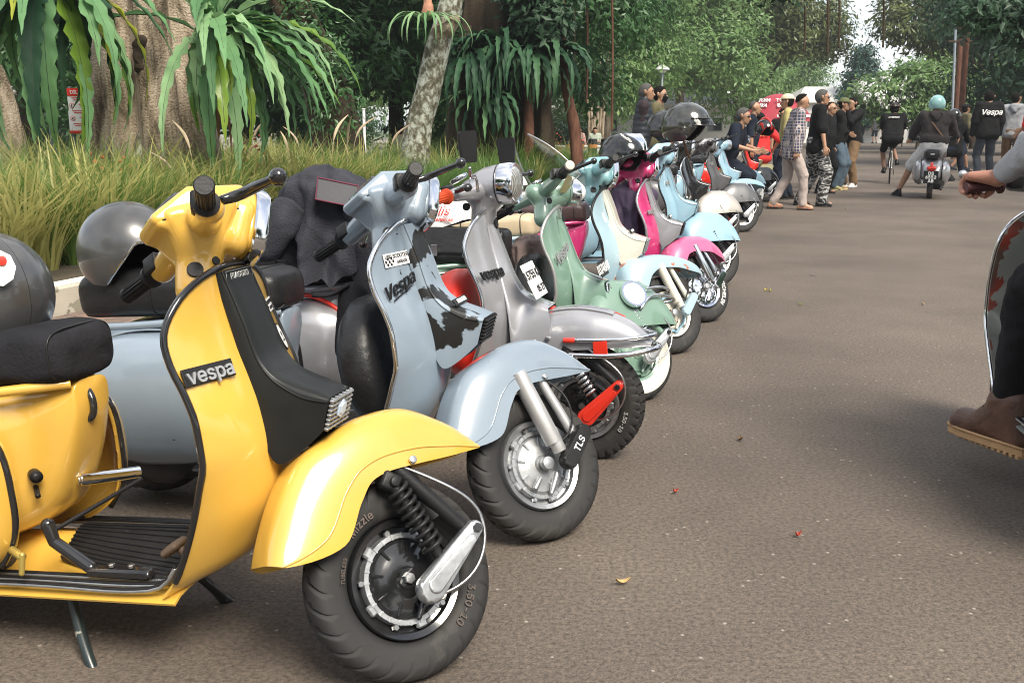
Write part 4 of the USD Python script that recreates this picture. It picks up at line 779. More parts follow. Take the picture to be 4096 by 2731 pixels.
rust = leafy('grass_rust', [(0, (.25, .13, .05)), (.6, (.36, .22, .09)), (1, (.30, .26, .08))])
R_ = np.array([at_ for at_ in [kp(s, n, .17) for s, n in ((13.2, 2.6), (13.8, 2.4), (12.4, 2.9), (15.6, 2.2), (16.2, 2.1), (9, 3.2), (14.6, 2.7), (11, 3.0))]]); R_ = np.vstack([R_ + rg.normal(0, .15, R_.shape) * [1, 1, 0] for _ in range(4)])
scatter('rusty_grass', [(blades(90, .62, .35, .004, 77, (.3, 1.0)), rust)], R_, rg.uniform(.8, 1.2, len(R_)), rg.uniform(0, 6, len(R_)), np.zeros(len(R_)), 'clumps of rusty orange grass in front of the dark fern tree', 'grass')
# plumes and red flowers
def plume(seed):
    r = np.random.default_rng(seed); p = S([(0, 0, 0), (.03, 0, .55), (.12, 0, .85), (.30, 0, .98)], 20)
    return cat(tube(p[:15], .0025, 4), tube(p[13:], [.004, .012, .014, .013, .010, .007, .003], 6))
Pp = bed_pts(30, -6, 8, .4, 4)
scatter('grass_plume', [(plume(1), look('plume', (.46, .36, .25), .9)), (plume(2), look('plume_pink', (.40, .30, .22), .9))], Pp, rg.uniform(.8, 1.2, len(Pp)), rg.uniform(0, 6.28, len(Pp)), rg.integers(0, 2, len(Pp)), 'arching pale plumes rising out of the grass', 'grass plume')
fl = cat(*[mv(disc((0, 0, 0), (math.cos(k * 2.4) * .6, math.sin(k * 2.4) * .6, .8), .014 + .004 * (k % 3), .006, 6), (.05 * math.cos(k * 2.4), .05 * math.sin(k * 2.4), .62 + .035 * k)) for k in range(7)])
Fp = np.vstack([kp(s, n, .10)[None] + rg.normal(0, .16, (7, 3)) * [1, 1, .5] for s, n in ((2.6, 1.6), (4.6, 1.4), (9.5, 3.0), (16, 1.0))])
scatter('red_flowers', [(fl, look('coral_petals', (.62, .09, .05), .7)), (fl, look('orange_petals', (.6, .12, .05), .7))], Fp, rg.uniform(.7, 1.1, len(Fp)), rg.uniform(0, 6, len(Fp)), rg.integers(0, 2, len(Fp)), 'small coral red flowers dotted among the grass', 'flowers')
# ---- bark, trunks
def bark(name, stops, scale=3.0, zs=.25, bump=.6):
    LOOK[name] = usdkit.material(stage, '/World/Looks/' + name, {'g': ('texture_coordinate', {}), 'mp': ('mapping', {'scale': (1, 1, zs)}), 'n': ('noise_texture', {'scale': scale, 'detail': 8.0, 'roughness': .65, 'distortion': .3}), 'r': ('rgb_ramp', {'ramp': stops}),
        'n2': ('noise_texture', {'scale': scale * 7, 'detail': 4.0}), 'b': ('bump', {'strength': bump, 'distance': .03}), 'p': ('principled_bsdf', {'roughness': .9, 'specular_ior_level': .2})},
        [('g.object', 'mp.vector'), ('mp.vector', 'n.vector'), ('g.object', 'n2.vector'), ('n.fac', 'r.fac'), ('r.color', 'p.base_color'), ('n2.fac', 'b.height'), ('b.normal', 'p.normal')], surface='p.BSDF'); return LOOK[name]
bark_tan = bark('bark_tan', [(.32, (.045, .034, .023)), (.42, (.14, .11, .074)), (.52, (.29, .235, .17)), (.68, (.44, .37, .29))], 6.5, .25, 1.0)
bark_lichen = bark('bark_lichen', [(.38, (.07, .065, .045)), (.48, (.15, .14, .10)), (.55, (.34, .36, .30)), (.66, (.46, .48, .42))], 9.0, .8)
bark_dark = bark('bark_dark', [(.3, (.018, .014, .010)), (.55, (.055, .04, .026)), (.75, (.10, .075, .05))])
bark_red = bark('bark_red', [(.3, (.06, .028, .018)), (.6, (.15, .07, .045)), (.8, (.2, .11, .07))], 12)
def trunk_mesh(path, radii, flutes=0, famp=.1, n=40, m=60, seed=0, lump=.05):
    c = S(path, m); r = np.interp(np.linspace(0, 1, m), np.linspace(0, 1, len(radii)), radii)
    th = np.linspace(0, 2 * PI, n, endpoint=False); ph = np.random.default_rng(seed).uniform(0, 6.28, 3)
    rings = []
    for k in range(m):
        q = r[k] * (1 + famp * np.cos(flutes * th + ph[0] + .15 * k / m) + famp * .6 * np.cos((flutes * 2 - 1) * th + ph[1] + 1.2 * k / m))
        p = np.stack([c[k, 0] + q * np.cos(th), c[k, 1] + q * np.sin(th), np.full(n, c[k, 2])], 1)
        d = meshkit.fbm(p * 2.2 / max(r[k], .1) * .25, 3, seed) - .5; p[:, :2] += (p[:, :2] - c[k, :2]) * (d * lump * 4)[:, None]; rings.append(p)
    return loft(rings)
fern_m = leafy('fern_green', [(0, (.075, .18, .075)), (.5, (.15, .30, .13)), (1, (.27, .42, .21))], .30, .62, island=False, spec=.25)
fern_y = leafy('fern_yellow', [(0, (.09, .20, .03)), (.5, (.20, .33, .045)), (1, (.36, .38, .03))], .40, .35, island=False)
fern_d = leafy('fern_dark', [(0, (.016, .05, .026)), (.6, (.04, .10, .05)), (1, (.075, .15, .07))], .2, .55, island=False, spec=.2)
fern_dead = look('dead_frond', (.22, .10, .05), .8, var=.3)
rib_m = look('fern_midrib', (.02, .035, .015), .6)
def frond(az, L, w, el, droop, seed, n=26, ripple=.30):
    """A strap leaf that rises at el degrees and falls under its weight, with a rippled margin."""
    r = np.random.default_rng(seed); t = np.linspace(0, 1, n); ang = math.radians(el) - droop * t ** 1.15
    d = L / (n - 1); x = np.r_[0, np.cumsum(np.cos(ang[:-1]) * d)]; z = np.r_[0, np.cumsum(np.sin(ang[:-1]) * d)]
    ww = w * np.sin(np.clip(t * .93 + .07, 0, 1) ** .62 * PI) ** .75 * (1 - .15 * t); ww[-1] = .002
    u = np.linspace(-1, 1, 7); P3 = np.zeros((n, 7, 3)); tw = r.normal(0, .25)
    for j, uu in enumerate(u):
        s = uu * ww; rp = ripple * ww * abs(uu) ** 2 * np.sin(t * L * 30 + (0 if uu < 0 else 1.3) + seed)
        side = 1 + .20 * abs(uu) ** 2 * np.sin(t * L * 34 + seed + (2 if uu > 0 else 0))
        lift = .25 * np.abs(s) + rp
        P3[:, j, 0] = x - np.sin(ang) * lift; P3[:, j, 1] = s * side; P3[:, j, 2] = z + np.cos(ang) * lift + s * tw * t
    a = math.radians(az); M = rot('z', az)
    return P3 @ M.T
def fern(name, label, c, fronds, mats, w=.11, rib=True, group=None):
    t = thing(name, label, 'fern', c, group=group)
    part(t, 'root_ball', wob(blob([hull(((0, 0, -.05), .16), ((0, 0, -.22), .10))], .04, 2), .1, 9, 3), look('fern_root', (.035, .024, .016), .95, bump=.6))
    for k, (az, L, el, dr) in enumerate(fronds):
        G = frond(az, L, w * (.8 + .4 * ((k * 37) % 10) / 10), el, dr, k * 7 + 1); off = np.array([.06 * math.cos(math.radians(az)), .06 * math.sin(math.radians(az)), 0])
        fr = part(t, 'frond', grid(G + off), mats[k % len(mats)])
        if rib: part(fr, 'midrib', tube(G[:-2:2, 3] + off - [0, 0, .002], .0045, 4), rib_m)
    return t
rf = np.random.default_rng(21)
treeA = thing('big_tree', 'broad fluted pale-barked tree in the grass bed, carrying a bright fern', 'tree')
tA0 = at(370, 410, 11.0); tA0[2] = 0
part(treeA, 'trunk', trunk_mesh([tA0 + [0, 0, .0], tA0 + [-.05, 0, .9], tA0 + [-.1, .05, 2.4], tA0 + [-.15, .1, 5], tA0 + [-.1, .1, 9]], [.66, .50, .46, .44, .38], 6, .17, 72, 70, 3, .08), bark_tan)
part(treeA, 'branch_stub', wob(blob([hull((at(338, 150, 10.62), .10), (at(322, 125, 10.45), .085)), hull((at(322, 100, 10.45), .075), (at(322, 150, 10.45), .075))], .03, 1), .09, 10), bark_dark)
part(treeA, 'buttress_root', trunk_mesh([at(345, 420, 10.5) + [0, 0, -.1], at(350, 340, 10.6), at(360, 200, 10.75)], [.20, .15, .04], 3, .1, 24, 30, 8), bark_lichen)
frA = [(a, L, e, d) for a, L, e, d in zip(rf.uniform(-100, 20, 52), rf.uniform(.8, 1.75, 52), rf.uniform(-40, 38, 52), rf.uniform(1.2, 1.9, 52))] + [(-165, 2.1, 30, 2.5), (-20, 1.7, 25, 1.9), (-5, 1.8, 22, 1.75), (-30, 1.7, 10, 1.6), (-60, 1.6, 0, 1.5)] + [(a, .8, 70, 1.0) for a in (-60, -10, 30, -120)]
fern('birds_nest_fern', 'bright strap-leaved fern growing on the right side of the big pale trunk', at(478, 78, 10.3), frA, [fern_m, fern_m, fern_m, fern_m, fern_m, fern_y, fern_m], .088)
fA = thing('dead_leaf_bunch', 'brown withered fronds hanging from the bright fern', 'dead leaves', at(480, 140, 10.5))
for k in range(5): part(fA, 'dead_frond', grid(frond(-90 + 30 * k, .75 + .1 * k, .04, -60, .6, k + 90)), fern_dead)
frB = [(a, L, e, d) for a, L, e, d in zip(rf.uniform(-170, 10, 46), rf.uniform(1.2, 1.9, 46), rf.uniform(-50, 10, 46), rf.uniform(1.0, 1.7, 46))]
cB = at(95, -70, 9.6)
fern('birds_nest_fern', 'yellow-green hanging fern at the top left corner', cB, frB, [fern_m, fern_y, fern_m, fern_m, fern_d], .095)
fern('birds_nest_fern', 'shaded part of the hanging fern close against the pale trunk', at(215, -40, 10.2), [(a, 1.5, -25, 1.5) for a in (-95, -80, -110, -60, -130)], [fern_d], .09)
treeB = thing('slim_tree', 'slim brown tree at the far left edge, bearing the hanging fern', 'tree')
part(treeB, 'trunk', trunk_mesh([at(25, 400, 12) * [1, 1, 0], at(10, 250, 12), at(-40, 100, 12), at(-60, -150, 11.4), at(0, -400, 11)], [.17, .14, .13, .12, .1], 3, .06, 24, 40, 5), bark_tan)
part(treeB, 'limb', tube(S([at(-60, -150, 11.4), at(0, -190, 10.5), at(110, -150, 9.7), at(250, -200, 9.3)], 20), np.linspace(.10, .05, 20), 10), bark_tan)
treeC = thing('leaning_tree', 'dark leaning tree covered in creeper, left of the lichen trunk', 'tree')
part(treeC, 'trunk', trunk_mesh([at(775, 365, 14.5) * [1, 1, 0], at(760, 250, 14.5), at(715, 120, 14.4), at(655, -20, 14.2), at(600, -200, 14)], [.50, .36, .30, .26, .24], 4, .12, 40, 50, 6), bark_dark)
treeD = thing('lichen_tree', 'pale lichen-spotted leaning trunk with a staghorn fern', 'tree')
part(treeD, 'trunk', trunk_mesh([at(950, 385, 17) * [1, 1, 0], at(960, 300, 17), at(985, 200, 17), at(1005, 110, 17), at(1030, 30, 17), at(1045, -150, 17)], [.27, .235, .22, .21, .19, .19], 3, .04, 36, 50, 7), bark_lichen)
part(treeD, 'branch_stub', wob(blob([hull((at(1010, 80, 16.9), .14), (at(1045, 50, 16.8), .10))], .04, 1), .08, 8), bark_tan)
sf = thing('staghorn_fern', 'pale green forked fern hanging from the lichen trunk', 'fern', at(975, 55, 16.6))
for k in range(16):
    G = frond(-150 + 11 * k, .9 + .35 * ((k * 7) % 5) / 5, .028, 40, 2.6, k + 300, ripple=.05); part(sf, 'frond', grid(G), fern_m)
part(sf, 'shield_frond', wob(blob([hull(((.05, 0, .15), .10), ((.08, 0, .45), .06))], .04, 1), .08, 9), look('old_shield_frond', (.40, .19, .12), .8, var=.3))
treeE = thing('banyan_tree', 'massive dark tree with a skirt of dark ferns', 'tree')
tE = at(1150, 380, 20); tE[2] = 0
part(treeE, 'trunk', trunk_mesh([tE, tE + [0, 0, 1.2], tE + [.1, 0, 3], tE + [.35, 0, 5.5], tE + [.3, 0, 9]], [1.05, .85, .72, .75, .8], 7, .14, 64, 50, 9), bark_dark)
for k, (x0, x1) in enumerate(((1060, 1075), (1095, 1110), (1100, 1150), (1210, 1200), (1245, 1215))): part(treeE, 'aerial_root', trunk_mesh([at(x0, 372, 18.9) * [1, 1, 0], at(x0 + 5, 250, 19), at(x1, 60, 19.2)], [.13, .09, .07], 3, .1, 16, 24, 30 + k), bark_red if k == 3 else bark_dark)
for j, (x, y, n, L0) in enumerate(((1085, 120, 40, 1.35), (1150, 100, 40, 1.4), (1225, 120, 40, 1.4), (1120, 225, 34, 1.1), (1262, 115, 22, 1.3))):
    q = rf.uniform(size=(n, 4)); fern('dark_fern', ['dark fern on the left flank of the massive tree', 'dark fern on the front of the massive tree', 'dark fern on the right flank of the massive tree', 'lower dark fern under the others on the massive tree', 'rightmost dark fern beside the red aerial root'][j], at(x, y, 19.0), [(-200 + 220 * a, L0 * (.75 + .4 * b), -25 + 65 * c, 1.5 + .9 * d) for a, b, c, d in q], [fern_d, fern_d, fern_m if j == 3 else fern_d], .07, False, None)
def root_line(label, pts, r, mat=bark_red): solo('aerial_root', trunk_mesh([at(*p) for p in pts], r if np.ndim(r) else [r, r], 3, .06, 12, 40, 4), mat, label, 'aerial root')
RL = None
root_line('thick reddish root beside the dark fern tree, reaching the ground', [(1287, -60, 19), (1293, 90, 19), (1300, 200, 19), (1318, 290, 19), (1326, 385, 19)], [.065, .06, .075, .11, .12])
for lab, x, y1, Y, r in (('thin reddish root hanging right of the thick root', 1347, 235, 22, .022), ('thin dark root hanging over the pale stems', 1405, 300, 20, .022), ('fine root hanging between the two thin ones', 1318, 170, 20, .012), ('long black root hanging left of the sky gap', 1847, 122, 13, .012), ('double black root hanging close to the sky gap', 1900, 125, 13, .016), ('black root hanging in front of the sky gap', 1926, 110, 13, .013), ('black root hanging right of the sky gap', 2028, 110, 13, .012)):
    root_line(lab, [(x, -60, Y), (x + 2, y1 * .5, Y), (x, y1, Y)], r, bark_red if r > .02 else bark_dark)
# ---------------------------------------------------------------- trees behind
def crown(clumps, n, size, seed, shell=.55, droop=.25):
    """Leaf-sized faces in clusters through the crown's lobes. clumps: (centre, radii)."""
    r = np.random.default_rng(seed); vol = np.array([np.prod(b) ** .67 for _, b in clumps]); pick = r.choice(len(clumps), n // 14, p=vol / vol.sum())
    C0 = np.array([c for c, _ in clumps], float)[pick]; R0 = np.array([np.broadcast_to(b, 3) for _, b in clumps], float)[pick]
    d = r.normal(size=(len(pick), 3)); d /= np.linalg.norm(d, axis=1, keepdims=True); rad = (shell + (1 - shell) * r.uniform(size=(len(pick), 1))) ; rad *= r.uniform(.75, 1.12, (len(pick), 1))
    cc = C0 + d * R0 * rad
    p = np.repeat(cc, 14, 0) + r.normal(size=(len(cc) * 14, 3)) * size * np.array([1.7, 1.7, 1.1])
    m = len(p); nrm = np.repeat(d, 14, 0) * .9 + r.normal(size=(m, 3)) * .45 + [0, -.15, .6]; nrm /= np.linalg.norm(nrm, axis=1, keepdims=True)
    ax = r.normal(size=(m, 3)) + np.repeat(d, 14, 0) * .8 - [0, 0, droop * 2]; ax -= nrm * (ax * nrm).sum(1, keepdims=True); ax /= np.linalg.norm(ax, axis=1, keepdims=True); sd_ = np.cross(nrm, ax)
    L = size * r.uniform(.6, 1.25, (m, 1)); W = L * .40
    V = np.stack([p - ax * L, p + sd_ * W - nrm * L * .12, p + ax * L, p - sd_ * W - nrm * L * .12], 1).reshape(-1, 3)
    b = np.arange(m)[:, None] * 4; f = np.vstack([b + [0, 1, 2], b + [0, 2, 3]])
    return V, f
def tree(name, label, base, h, clumps, n, size, mat, tr, seed, bmat=None, lean=(0, 0), forks=4, group=None, tz=.55):
    t = thing(name, label, 'tree', base, group=group); bmat = bmat or bark_dark
    top = np.array([lean[0], lean[1], h * tz]); r = np.random.default_rng(seed)
    tm = [trunk_mesh([(0, 0, -.1), tuple(top * .5 + [r.normal(0, .1), 0, 0]), tuple(top)], [tr * 1.25, tr * .9, tr * .7], 3, .08, 16, 20, seed)]
    for k in range(min(forks, len(clumps))):
        c = np.array(clumps[k][0]); s = top * r.uniform(.45, .9); tm.append(tube(S([s, (s + c) / 2 + [0, 0, .08 * h * r.uniform(-1, .4)], c], 10), np.linspace(tr * .5, tr * .12, 10), 8))
    part(t, 'trunk', cat(*tm), bmat)
    part(t, 'crown', crown(clumps, n, size, seed), mat, False)
    return t
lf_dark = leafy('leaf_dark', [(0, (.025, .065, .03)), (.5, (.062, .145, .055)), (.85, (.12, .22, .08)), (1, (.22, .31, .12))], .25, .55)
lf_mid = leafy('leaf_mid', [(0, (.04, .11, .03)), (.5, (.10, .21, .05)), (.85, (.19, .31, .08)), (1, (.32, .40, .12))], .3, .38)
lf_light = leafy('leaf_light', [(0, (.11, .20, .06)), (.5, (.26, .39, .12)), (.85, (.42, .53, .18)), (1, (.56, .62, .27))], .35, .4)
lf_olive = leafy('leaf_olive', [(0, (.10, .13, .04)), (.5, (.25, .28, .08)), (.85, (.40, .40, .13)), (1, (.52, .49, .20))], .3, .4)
lf_blue = leafy('leaf_bluegreen', [(0, (.015, .06, .045)), (.5, (.03, .10, .07)), (1, (.07, .17, .11))], .25, .4)
def lobes(R, z, n, seed, rz=.7, sub=.5):
    r = np.random.default_rng(seed); out = []
    for k in range(n):
        a = 2 * PI * k / n + r.uniform(-.4, .4); q = R * r.uniform(.35, .8); out.append(((q * math.cos(a), q * math.sin(a), z + R * rz * r.uniform(-.7, .8)), (R * sub * r.uniform(.7, 1.2),) * 2 + (R * sub * rz * r.uniform(.7, 1.1),)))
    return out
# dark trees that close the view behind the bed (each at its own place)
G1 = 'dark trees behind the planted bed'
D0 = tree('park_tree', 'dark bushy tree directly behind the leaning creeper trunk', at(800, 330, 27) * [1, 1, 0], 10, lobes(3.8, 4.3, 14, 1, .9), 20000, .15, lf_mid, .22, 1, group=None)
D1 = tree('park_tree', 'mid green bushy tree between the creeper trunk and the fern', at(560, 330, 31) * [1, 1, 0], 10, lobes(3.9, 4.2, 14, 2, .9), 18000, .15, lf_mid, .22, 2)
for k, (x, Y, s, rz, lab) in enumerate(((70, 26, 1.0, 40, 'dark tree behind the hanging fern at the far left'), (250, 36, 1.15, 130, 'dark tree far behind the pale trunk'), (660, 40, 1.2, 200, 'tall dark tree filling the gap above the leaning trunk'), (910, 33, 1.0, 290, 'dark tree behind the lichen trunk'), (1080, 38, 1.2, 70, 'dark tree behind the massive fern tree'), (1230, 30, .85, 160, 'dark tree beyond the right side of the massive tree'))):
    copy_of(D0 if k in (0, 4) else D1, 'park_tree', lab, at(x, 330, Y) * [1, 1, 0], rz, s)
copy_of(D1, 'park_tree', 'mid green tree far behind the sign board', at(150, 330, 50) * [1, 1, 0], 80, 1.25); copy_of(D1, 'park_tree', 'mid green tree between sign and creeper trunk, farthest back', at(430, 330, 55) * [1, 1, 0], 10, 1.3)
copy_of(D1, 'park_tree', 'mid green tree seen past the lichen trunk, farthest back', at(960, 330, 58) * [1, 1, 0], 250, 1.35)
for k, (x, Y, w_, h_) in enumerate(((330, 48, 5, 2.2), (720, 50, 6, 2.6), (1000, 46, 4, 2.0), (60, 44, 5, 2.4), (1290, 58, 5, 2.4))):
    solo('shrub', mv(crown([((0, 0, h_ * .45), (w_ * .5, 1.2, h_ * .5)), ((w_ * .3, .3, h_ * .4), (w_ * .3, 1, h_ * .45))], 4200, .15, 50 + k), at(x, 330, Y) * [1, 1, 0]), [lf_mid, lf_dark, lf_light][k % 3], ['low leafy shrub behind the pale trunk', 'wide shrub below the leaning creeper trunk', 'small shrub behind the lichen trunk', 'shrub at the far left behind the sign', 'bushy shrub behind the bollards'][k], 'shrub', False)
# crowns of the near trees, above the frame
part(treeA, 'crown', crown([((-4.6, 14.5, 8.4), (3.0, 2.6, 1.3)), ((-7.5, 13, 7.8), (2.4, 2.6, 1.2))], 5000, .14, 201), lf_mid, False)
part(treeE, 'crown', crown([((0, 20.5, 8.4), (4.2, 4, 1.7)), ((2.6, 19.5, 7.6), (2.4, 2.6, 1.2)), ((-3, 20, 7.8), (2.6, 3, 1.3))], 9000, .15, 202), lf_dark, False)
# hanging broad leaves on the massive tree and creeper on the leaning one
solo('creeper', crown([(at(1240, 20, 18.7), (.55, .4, .7)), (at(1200, -40, 18.7), (.6, .4, .5)), (at(1270, 60, 18.7), (.25, .3, .35))], 2600, .10, 61, .3), lf_dark, 'drooping dark broad leaves high on the massive fern tree', 'creeper', False)
solo('creeper', crown([(at(770, 230, 14.2), (.42, .3, .7)), (at(735, 130, 14.1), (.36, .3, .6)), (at(690, 40, 14), (.3, .3, .5))], 2600, .045, 62, .8), lf_mid, 'small-leaved creeper clinging to the leaning trunk', 'creeper', False)
# the lit trees along the road
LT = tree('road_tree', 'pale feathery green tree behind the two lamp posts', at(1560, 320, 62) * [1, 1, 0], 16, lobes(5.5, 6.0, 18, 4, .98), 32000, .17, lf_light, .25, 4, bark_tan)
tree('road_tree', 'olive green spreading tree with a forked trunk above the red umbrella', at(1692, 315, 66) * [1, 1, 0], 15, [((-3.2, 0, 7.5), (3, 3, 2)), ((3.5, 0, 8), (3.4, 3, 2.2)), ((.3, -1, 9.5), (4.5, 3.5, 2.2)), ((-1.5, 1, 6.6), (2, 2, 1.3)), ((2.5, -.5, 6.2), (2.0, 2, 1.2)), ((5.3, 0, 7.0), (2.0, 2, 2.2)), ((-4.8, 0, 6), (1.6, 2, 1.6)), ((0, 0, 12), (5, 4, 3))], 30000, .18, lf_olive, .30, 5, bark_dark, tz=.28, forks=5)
copy_of(LT, 'road_tree', 'pale green tree behind the cluster of pale stems', at(1390, 320, 50) * [1, 1, 0], 100, .85)
copy_of(LT, 'road_tree', 'pale green tree filling the distance between the two lit trees', at(1640, 320, 90) * [1, 1, 0], 220, 1.35)
copy_of(LT, 'road_tree', 'tall pale tree beyond the white building', at(1765, 318, 110) * [1, 1, 0], 20, 1.2)
copy_of(LT, 'road_tree', 'pale tree high behind the bollards', at(1280, 318, 80) * [1, 1, 0], 300, 1.3)
stems = thing('multi_stem_tree', 'cluster of pale slender stems behind the bollards', 'tree', at(1368, 330, 40) * [1, 1, 0])
part(stems, 'trunk', cat(*[tube(S([(.10 * k - .25, 0, 0), (.12 * k - .3, 0, 1.8), (.35 * k - .9, .2 * (k % 2), 4.2), (.6 * k - 1.6, 0, 6)], 16), np.linspace(.075, .03, 16), 8) for k in range(6)]), bark_tan)
part(stems, 'crown', crown([((-1, 0, 5.6), (1.6, 1.2, 1.2)), ((1.2, 0, 5.9), (1.8, 1.2, 1.1)), ((0, 0, 7.2), (2.5, 2, 1.4))], 5600, .16, 71), lf_mid, False)
dk = lobes(4.2, 7.2, 14, 9, .8)
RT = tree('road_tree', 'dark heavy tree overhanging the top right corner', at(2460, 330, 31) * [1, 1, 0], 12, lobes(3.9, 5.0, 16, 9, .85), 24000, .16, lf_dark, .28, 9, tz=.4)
copy_of(RT, 'road_tree', 'dark tree behind the man with the lettered jacket', at(2370, 325, 46) * [1, 1, 0], 200, 1.05)
tree('road_tree', 'olive tree arching from the right over the road', at(2238, 322, 60) * [1, 1, 0], 15, [((-3.6, 0, 7.6), (2.6, 2.5, 2.2)), ((-1.5, 0, 8.6), (3, 3, 2.2)), ((1.5, 0, 8), (3, 3, 2.4)), ((-2.5, 0, 6.0), (1.8, 2, 1.4)), ((-5.2, 0, 7.2), (1.5, 1.8, 1.7)), ((0, 0, 11.5), (5, 4, 2.8)), ((-4.6, 0, 9.6), (1.6, 1.8, 1.4))], 24000, .17, lf_olive, .25, 12, bark_dark, tz=.45, forks=6)
tree('frangipani_tree', 'low light green tree with white blossom beside the helmeted rider', at(2110, 320, 58) * [1, 1, 0], 5.6, [((-2.4, 0, 3.0), (1.9, 1.6, 1.2)), ((0, 0, 3.6), (2.2, 1.8, 1.5)), ((2.2, 0, 3.0), (2.0, 1.8, 1.4)), ((.8, 0, 2.2), (2.2, 1.6, 1.0)), ((-1.5, -.3, 2.1), (1.6, 1.2, .8))], 15000, .17, lf_light, .16, 13, bark_tan)
tree('conifer_tree', 'blue-green layered conifer left of the blossom tree', at(1968, 318, 85) * [1, 1, 0], 8, [((0, 0, 1.8 + .9 * k), (2.6 - .3 * k, 2.4 - .28 * k, .34)) for k in range(7)], 13000, .2, lf_blue, .2, 14, tz=.9)
for k, (x, Y, s_, rz) in enumerate(((60, 75, 1.1, 0), (420, 80, 1.2, 60), (780, 78, 1.1, 140), (1120, 82, 1.2, 200), (1480, 120, 1.4, 250), (1740, 140, 1.5, 30), (2120, 120, 1.1, 80), (2240, 95, 1.2, 160), (2420, 80, 1.2, 10), (600, 105, 1.4, 33), (250, 100, 1.4, 99), (950, 108, 1.4, 170))):
    copy_of(LT if k % 3 else D1, 'park_tree', ['far tree behind the sign', 'far tree behind the pale trunk and its fern', 'far tree behind the creeper trunk', 'far tree behind the massive tree', 'far pale tree above the masked man', 'far pale tree behind the olive tree', 'far tree beyond the blossom tree', 'far pale tree behind the rust-red poles', 'far pale tree beyond the right edge', 'farthest tree behind the creeper trunk', 'farthest pale tree at the far left', 'farthest pale tree behind the lichen trunk'][k], at(x, 318, Y) * [1, 1, 0], rz, s_)
for k, (x, y, rz, s_) in enumerate(((7, -12, 0, 1.0), (-3, -14, 70, 1.1), (15, 2, 140, 1.1), (16, 13, 220, 1.1), (-9, -7, 300, 1.0), (13, -9, 30, 1.1))):
    copy_of(D1 if k % 2 else D0, 'park_tree', ['tree behind the viewer, right of the road', 'tree behind the viewer across the road', 'roadside tree beyond the right edge of the view', 'second roadside tree beyond the right edge', 'tree behind the viewer on the bed side', 'tree behind the viewer far right'][k], (x, y, 0), rz, s_)
solo('blossom', mv(crown([((-2.6, -1.2, 3.1), (1.6, 1.2, .9))], 420, .10, 77), at(2110, 320, 58) * [1, 1, 0]), white, 'white blossom clusters on the low light green tree', 'blossom', False, kind='stuff')
solo('overhanging_branch', crown([(at(1750, -40, 13), (.7, .5, .16)), (at(1790, -25, 13), (.35, .4, .12))], 900, .06, 80, .2), lf_dark, 'dark leaves dipping into the top edge over the road', 'branch', False)
solo('overhanging_branch', crown([(at(2290, 20, 16), (.8, .7, .45)), (at(2380, 60, 16), (.7, .7, .7))], 3000, .07, 81, .2), lf_dark, 'near-black leaves across the top right corner', 'branch', False)
# ---------------------------------------------------------------- people
skin = look('skin', (.36, .20, .125), .5, var=.08); skin2 = look('skin_dark', (.22, .115, .07), .5, var=.08)
hair_b = look('hair_black', (.009, .008, .007), .9, spec=.1, var=.3, bump=.6, bscale=120); hair_g = look('hair_grey', (.085, .083, .08), .9, spec=.1, var=.3, bump=.6, bscale=120)
tee_black = look('tee_black', (.010, .010, .011), .9, spec=.15, var=.2, bump=.2, bscale=60); navy = look('navy_cloth', (.015, .019, .03), .9, spec=.15, var=.2, bump=.2)
def cloth(n, c): return look('cloth_' + n, c, .85, var=.15, vscale=8, bump=.25, bscale=70)
def pat(name, nodes, links): LOOK[name] = usdkit.material(stage, '/World/Looks/' + name, nodes, links, surface='p.BSDF'); return LOOK[name]
plaid = pat('plaid', {'g': ('texture_coordinate', {}), 'w1': ('wave_texture', {'wave_type': 'bands', 'bands_direction': 'z', 'scale': 7.0}), 'w2': ('wave_texture', {'wave_type': 'bands', 'bands_direction': 'y', 'scale': 7.0}), 'w3': ('wave_texture', {'wave_type': 'bands', 'bands_direction': 'x', 'scale': 7.0}),
    'a': ('math', {'math_type': 'maximum'}), 'b': ('math', {'math_type': 'maximum'}), 'r': ('rgb_ramp', {'ramp': [(.5, (.045, .055, .10)), (.86, (.06, .065, .11)), (.93, (.32, .27, .26)), (1, (.42, .36, .34))]}), 'p': ('principled_bsdf', {'roughness': .9})},
    [('g.object', 'w1.vector'), ('g.object', 'w2.vector'), ('g.object', 'w3.vector'), ('w1.fac', 'a.value1'), ('w2.fac', 'a.value2'), ('a.value', 'b.value1'), ('w3.fac', 'b.value2'), ('b.value', 'r.fac'), ('r.color', 'p.base_color')])
camo = pat('camo', {'g': ('texture_coordinate', {}), 'mp': ('mapping', {'scale': (1, 1, 2.2)}), 'n': ('noise_texture', {'scale': 9.0, 'detail': 1.5}), 'r': ('rgb_ramp', {'interpolate': False, 'ramp': [(0, (.02, .02, .02)), (.43, (.10, .10, .10)), (.5, (.42, .42, .41)), (.57, (.03, .03, .03))]}), 'p': ('principled_bsdf', {'roughness': .9})},
    [('g.object', 'mp.vector'), ('mp.vector', 'n.vector'), ('n.fac', 'r.fac'), ('r.color', 'p.base_color')])
def ik(a, b, l1, l2, hint):
    a, b = np.array(a, float), np.array(b, float); d = b - a; L = np.linalg.norm(d); L2 = min(L, (l1 + l2) * .999); d /= L; b = a + d * L2
    x = (l1 ** 2 - l2 ** 2 + L2 ** 2) / (2 * L2); hgt = math.sqrt(max(l1 ** 2 - x ** 2, 0)); h = np.array(hint, float); h -= d * (h @ d); h /= np.linalg.norm(h) + 1e-9
    return a + d * x + h * hgt, b
